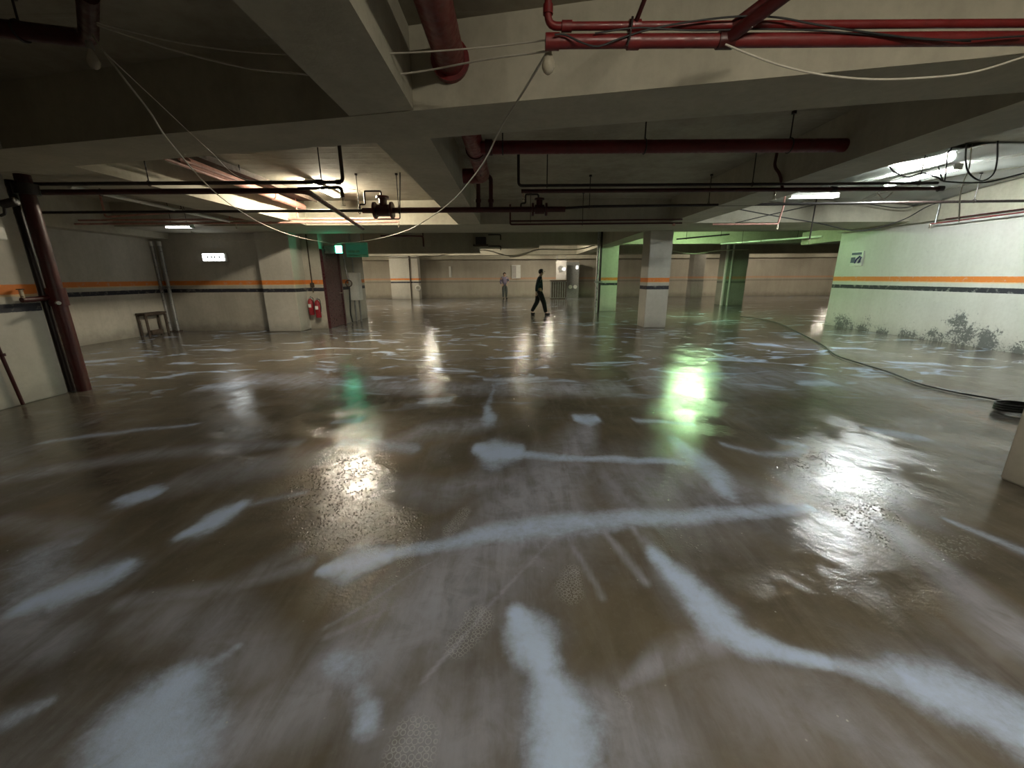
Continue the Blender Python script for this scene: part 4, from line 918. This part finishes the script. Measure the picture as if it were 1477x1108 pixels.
# ---------------------------------------------------------------- people
def skinmesh(name, verts, edges, radii, mat, parent, roots=(0,), sub=1):
    me = bpy.data.meshes.new(name); me.from_pydata([Vector(v) for v in verts], edges, []); me.update()
    o = bpy.data.objects.new(name, me); C.objects.link(o); me.materials.append(mat)
    if parent: o.parent = parent
    md = o.modifiers.new('skin', 'SKIN'); md.use_smooth_shade = True
    if not me.skin_vertices: me.skin_vertices.new() if hasattr(me.skin_vertices, 'new') else None
    if not me.skin_vertices:
        bpy.context.view_layer.objects.active = o
    for i, sv in enumerate(me.skin_vertices[0].data):
        r = radii[i]; sv.radius = r if isinstance(r, tuple) else (r, r); sv.use_root = i in roots
    s = o.modifiers.new('sub', 'SUBSURF'); s.levels = sub; s.render_levels = sub
    return o
def person(name, loc, rz, label, J, mats, cap):
    """J: joints in metres, x forward, y to the left, z up"""
    e = empty(name, (0, 0, 0), label, 'person')
    V, E, RR, roots = [], [], [], []
    ids = {}
    def v(k, p, r): ids[k] = len(V); V.append(p); RR.append(r)
    chain = [('pelvis', .115), ('waist', .115), ('chest', .135), ('neckb', .06), ('neck', .052), ('jaw', .062), ('head', .086), ('crown', .06)]
    for k, r in chain: v(k, J[k], r)
    for a, b_ in zip(chain, chain[1:]): E.append((ids[a[0]], ids[b_[0]]))
    for s in 'LR':
        prev = 'chest'
        for k, r in (('sho', .058), ('elb', .042), ('wri', .027), ('palm', .032)):
            v(k + s, J[k + s], r); E.append((ids[prev], ids[k + s])); prev = k + s
        prev = 'pelvis'
        for k, r in (('hip', .09), ('kne', .06), ('ank', .034), ('toe', .020)):
            v(k + s, J[k + s], r); E.append((ids[prev], ids[k + s])); prev = k + s
    roots.append(0)
    # fingers: each its own short chain rooted inside the palm
    for s in 'LR':
        w, pm = Vector(J['wri' + s]), Vector(J['palm' + s]); d = (pm - w).normalized()
        side = d.cross(Vector((0, 1, 0)));  side = side.normalized() if side.length > .1 else Vector((1, 0, 0))
        for k, (off, ln) in enumerate(((-.024, .062), (-.008, .072), (.008, .068), (.023, .052))):
            base = pm + side * off; i = len(V); curl = Vector((0, -.012 if s == 'L' else .012, 0))
            for q_, r in ((base, .010), (base + d * ln * .6, .009), (base + d * ln * 1.0 + curl, .007)): V.append(q_); RR.append(r)
            E.extend([(i, i + 1), (i + 1, i + 2)]); roots.append(i)
        i = len(V); base = w.lerp(pm, .5) + side * .02
        for q_, r in ((base, .011), (base + side * .03 + d * .02, .009), (base + side * .036 + d * .05, .008)): V.append(q_); RR.append(r)
        E.extend([(i, i + 1), (i + 1, i + 2)]); roots.append(i)
    parts = [skinmesh('body', V, E, RR, mats['skin'], e, roots, 2)]
    # jacket and sleeves
    K = ['pelvis', 'waist', 'chest', 'neckb']; vv = [Vector(J[k]) - (Vector((0, 0, .07)) if k == 'pelvis' else Vector((0, 0, 0))) for k in K]; rr = [(.175, .15), (.165, .14), (.19, .15), .075]; ee = [(0, 1), (1, 2), (2, 3)]
    for s in 'LR':
        i = len(vv); vv += [J['sho' + s], J['elb' + s], Vector(J['elb' + s]).lerp(Vector(J['wri' + s]), .92)]; rr += [.085, .068, .052]; ee += [(2, i), (i, i + 1), (i + 1, i + 2)]
    parts.append(skinmesh('jacket', vv, ee, rr, mats['top'], e, (0,), 2))
    vv = [Vector(J['pelvis']) + Vector((0, 0, .05)), J['pelvis']]; rr = [(.135, .11), (.14, .12)]; ee = [(0, 1)]
    for s in 'LR':
        i = len(vv); k_, a_ = Vector(J['kne' + s]), Vector(J['ank' + s])
        vv += [J['hip' + s], k_, k_.lerp(a_, .5), k_.lerp(a_, 1.02)]; rr += [.125, .098, .086, .074]; ee += [(1, i), (i, i + 1), (i + 1, i + 2), (i + 2, i + 3)]
    parts.append(skinmesh('trousers', vv, ee, rr, mats['legs'], e, (0,), 2))
    for s in 'LR':
        a_, t_ = Vector(J['ank' + s]), Vector(J['toe' + s]); dd = (t_ - a_); hz = Vector((dd.x, dd.y, 0)).normalized()
        heel = Vector((a_.x, a_.y, t_.z)) - hz * .05
        parts.append(skinmesh('shoe', [heel, heel.lerp(t_, .55), t_ + hz * .03], [(0, 1), (1, 2)], [(.052, .050), (.058, .052), (.050, .042)], mats['shoe'], e, (0,), 2))
    # face
    h = Vector(J['head']); f = Vector(J['face'])
    bm = bmesh.new()
    up = (Vector(J['crown']) - Vector(J['jaw'])).normalized(); sd = up.cross(f)
    tip = h + f * .105 - up * .02
    sweep(bm, [h + f * .075 + up * .012, tip, h + f * .08 - up * .032], .012, 8)              # nose
    for t in (-1, 1): sweep(bm, [h + sd * .083 * t + up * .015 - f * .01, h + sd * .09 * t - up * .03 - f * .005], .016, 8)   # ears
    parts.append(obj('nose_and_ears', bm, mats['skin'])); parts[-1].parent = e
    bm = bmesh.new()
    for t in (-1, 1): bmesh.ops.create_icosphere(bm, subdivisions=2, radius=.011, matrix=Matrix.Translation(h + f * .078 + sd * .03 * t + up * .008))
    sweep(bm, [h + f * .078 - up * .058 - sd * .022, h + f * .086 - up * .058, h + f * .078 - up * .058 + sd * .022], .005, 6)
    parts.append(obj('eyes_and_mouth', bm, mats['hair'])); parts[-1].parent = e
    bm = bmesh.new()
    bmesh.ops.create_uvsphere(bm, u_segments=20, v_segments=14, radius=.104, matrix=Matrix.Translation(h + up * .028 - f * .012))
    for vt in list(bm.verts):
        r_ = vt.co - h
        if r_.dot(f) > .045 and r_.dot(up) < .055 or r_.dot(up) < -.05: bm.verts.remove(vt)
    if cap:
        a0_ = h + up * .055 + f * .07
        lo = [bm.verts.new(a0_ + sd * .07 * math.cos(q_) + f * .085 * math.sin(q_) - up * .01 * math.sin(q_)) for q_ in [math.pi * k / 10 for k in range(11)]]
        hi = [bm.verts.new(w_.co + up * .01) for w_ in lo]
        bm.faces.new(lo[::-1]); bm.faces.new(hi)
        for i in range(len(lo)): bm.faces.new((lo[i], lo[(i + 1) % 11], hi[(i + 1) % 11], hi[i]))
    parts.append(obj('cap' if cap else 'hair', bm, mats['hair'])); parts[-1].parent = e
    e.location = loc; e.rotation_euler = (0, 0, rz)
    return e
J1 = dict(pelvis=(0, 0, .93), waist=(.0, 0, 1.08), chest=(.03, 0, 1.30), neckb=(.035, 0, 1.44), neck=(.055, 0, 1.49), jaw=(.085, 0, 1.545), head=(.085, 0, 1.61), crown=(.08, 0, 1.665), face=(.98, 0, -.15),
    shoL=(.03, .19, 1.39), elbL=(-.05, .24, 1.13), wriL=(.06, .25, .90), palmL=(.085, .245, .83),
    shoR=(.03, -.19, 1.39), elbR=(-.08, -.24, 1.12), wriR=(-.12, -.22, .87), palmR=(-.115, -.215, .80),
    hipL=(.0, .095, .88), kneL=(-.06, .10, .50), ankL=(-.27, .10, .13), toeL=(-.16, .10, .045),
    hipR=(.02, -.095, .88), kneR=(.19, -.09, .48), ankR=(.27, -.09, .10), toeR=(.42, -.10, .045))
person('person', (1.063, 15.915, 0), 0, 'person in dark teal jacket, cap and dark trousers walking to the right', J1, dict(skin=M['skin'], top=M['teal'], legs=M['trouser'], shoe=M['shoe'], hair=M['hair']), True)
J2 = dict(pelvis=(0, 0, .93), waist=(.0, 0, 1.08), chest=(.0, 0, 1.31), neckb=(.0, 0, 1.45), neck=(.01, 0, 1.50), jaw=(.03, 0, 1.555), head=(.025, 0, 1.62), crown=(.02, 0, 1.68), face=(.98, 0, -.2),
    shoL=(0, .2, 1.40), elbL=(-.03, .30, 1.14), wriL=(.18, .22, 1.10), palmL=(.25, .18, 1.11),
    shoR=(0, -.2, 1.40), elbR=(-.02, -.29, 1.14), wriR=(.14, -.27, .96), palmR=(.18, -.26, .90),
    hipL=(0, .095, .89), kneL=(.02, .11, .49), ankL=(-.02, .12, .09), toeL=(.12, .14, .045),
    hipR=(0, -.095, .89), kneR=(.03, -.10, .49), ankR=(-.0, -.10, .09), toeR=(.14, -.12, .045))
person('person', (-0.463, 28.266, 0), R(-70), 'distant person in a grey violet top standing near the far wall', J2, dict(skin=M['skin'], top=M['mauve'], legs=M['greytrouser'], shoe=M['shoe'], hair=M['hair']), False)

# ---------------------------------------------------------------- world, camera, view
w = bpy.data.worlds.new('world'); bpy.context.scene.world = w; w.use_nodes = True
w.node_tree.nodes['Background'].inputs[0].default_value = (.5, .45, .4, 1); w.node_tree.nodes['Background'].inputs[1].default_value = .02
cam = bpy.data.cameras.new('camera'); co_ = bpy.data.objects.new('camera', cam); C.objects.link(co_)
cam.sensor_width = 36; cam.lens = 580 / 1477 * 36; cam.clip_start = .05; cam.clip_end = 200
P_, ro_ = R(14.916), R(.3724)
fw = Vector((0, math.cos(P_), -math.sin(P_))); U = Vector((0, math.sin(P_), math.cos(P_))); Rt = Vector((1, 0, 0))
rt = Rt * math.cos(ro_) - U * math.sin(ro_); upv = Rt * math.sin(ro_) + U * math.cos(ro_)
mw = Matrix((rt, upv, -fw)).transposed().to_4x4(); mw.translation = (0, 0, 1.45); co_.matrix_world = mw
sc = bpy.context.scene; sc.camera = co_
sc.view_settings.view_transform = 'Standard'; sc.view_settings.look = 'None'; sc.view_settings.gamma = 1
sc.view_settings.exposure = 0.95; sc.view_settings.use_curve_mapping = False
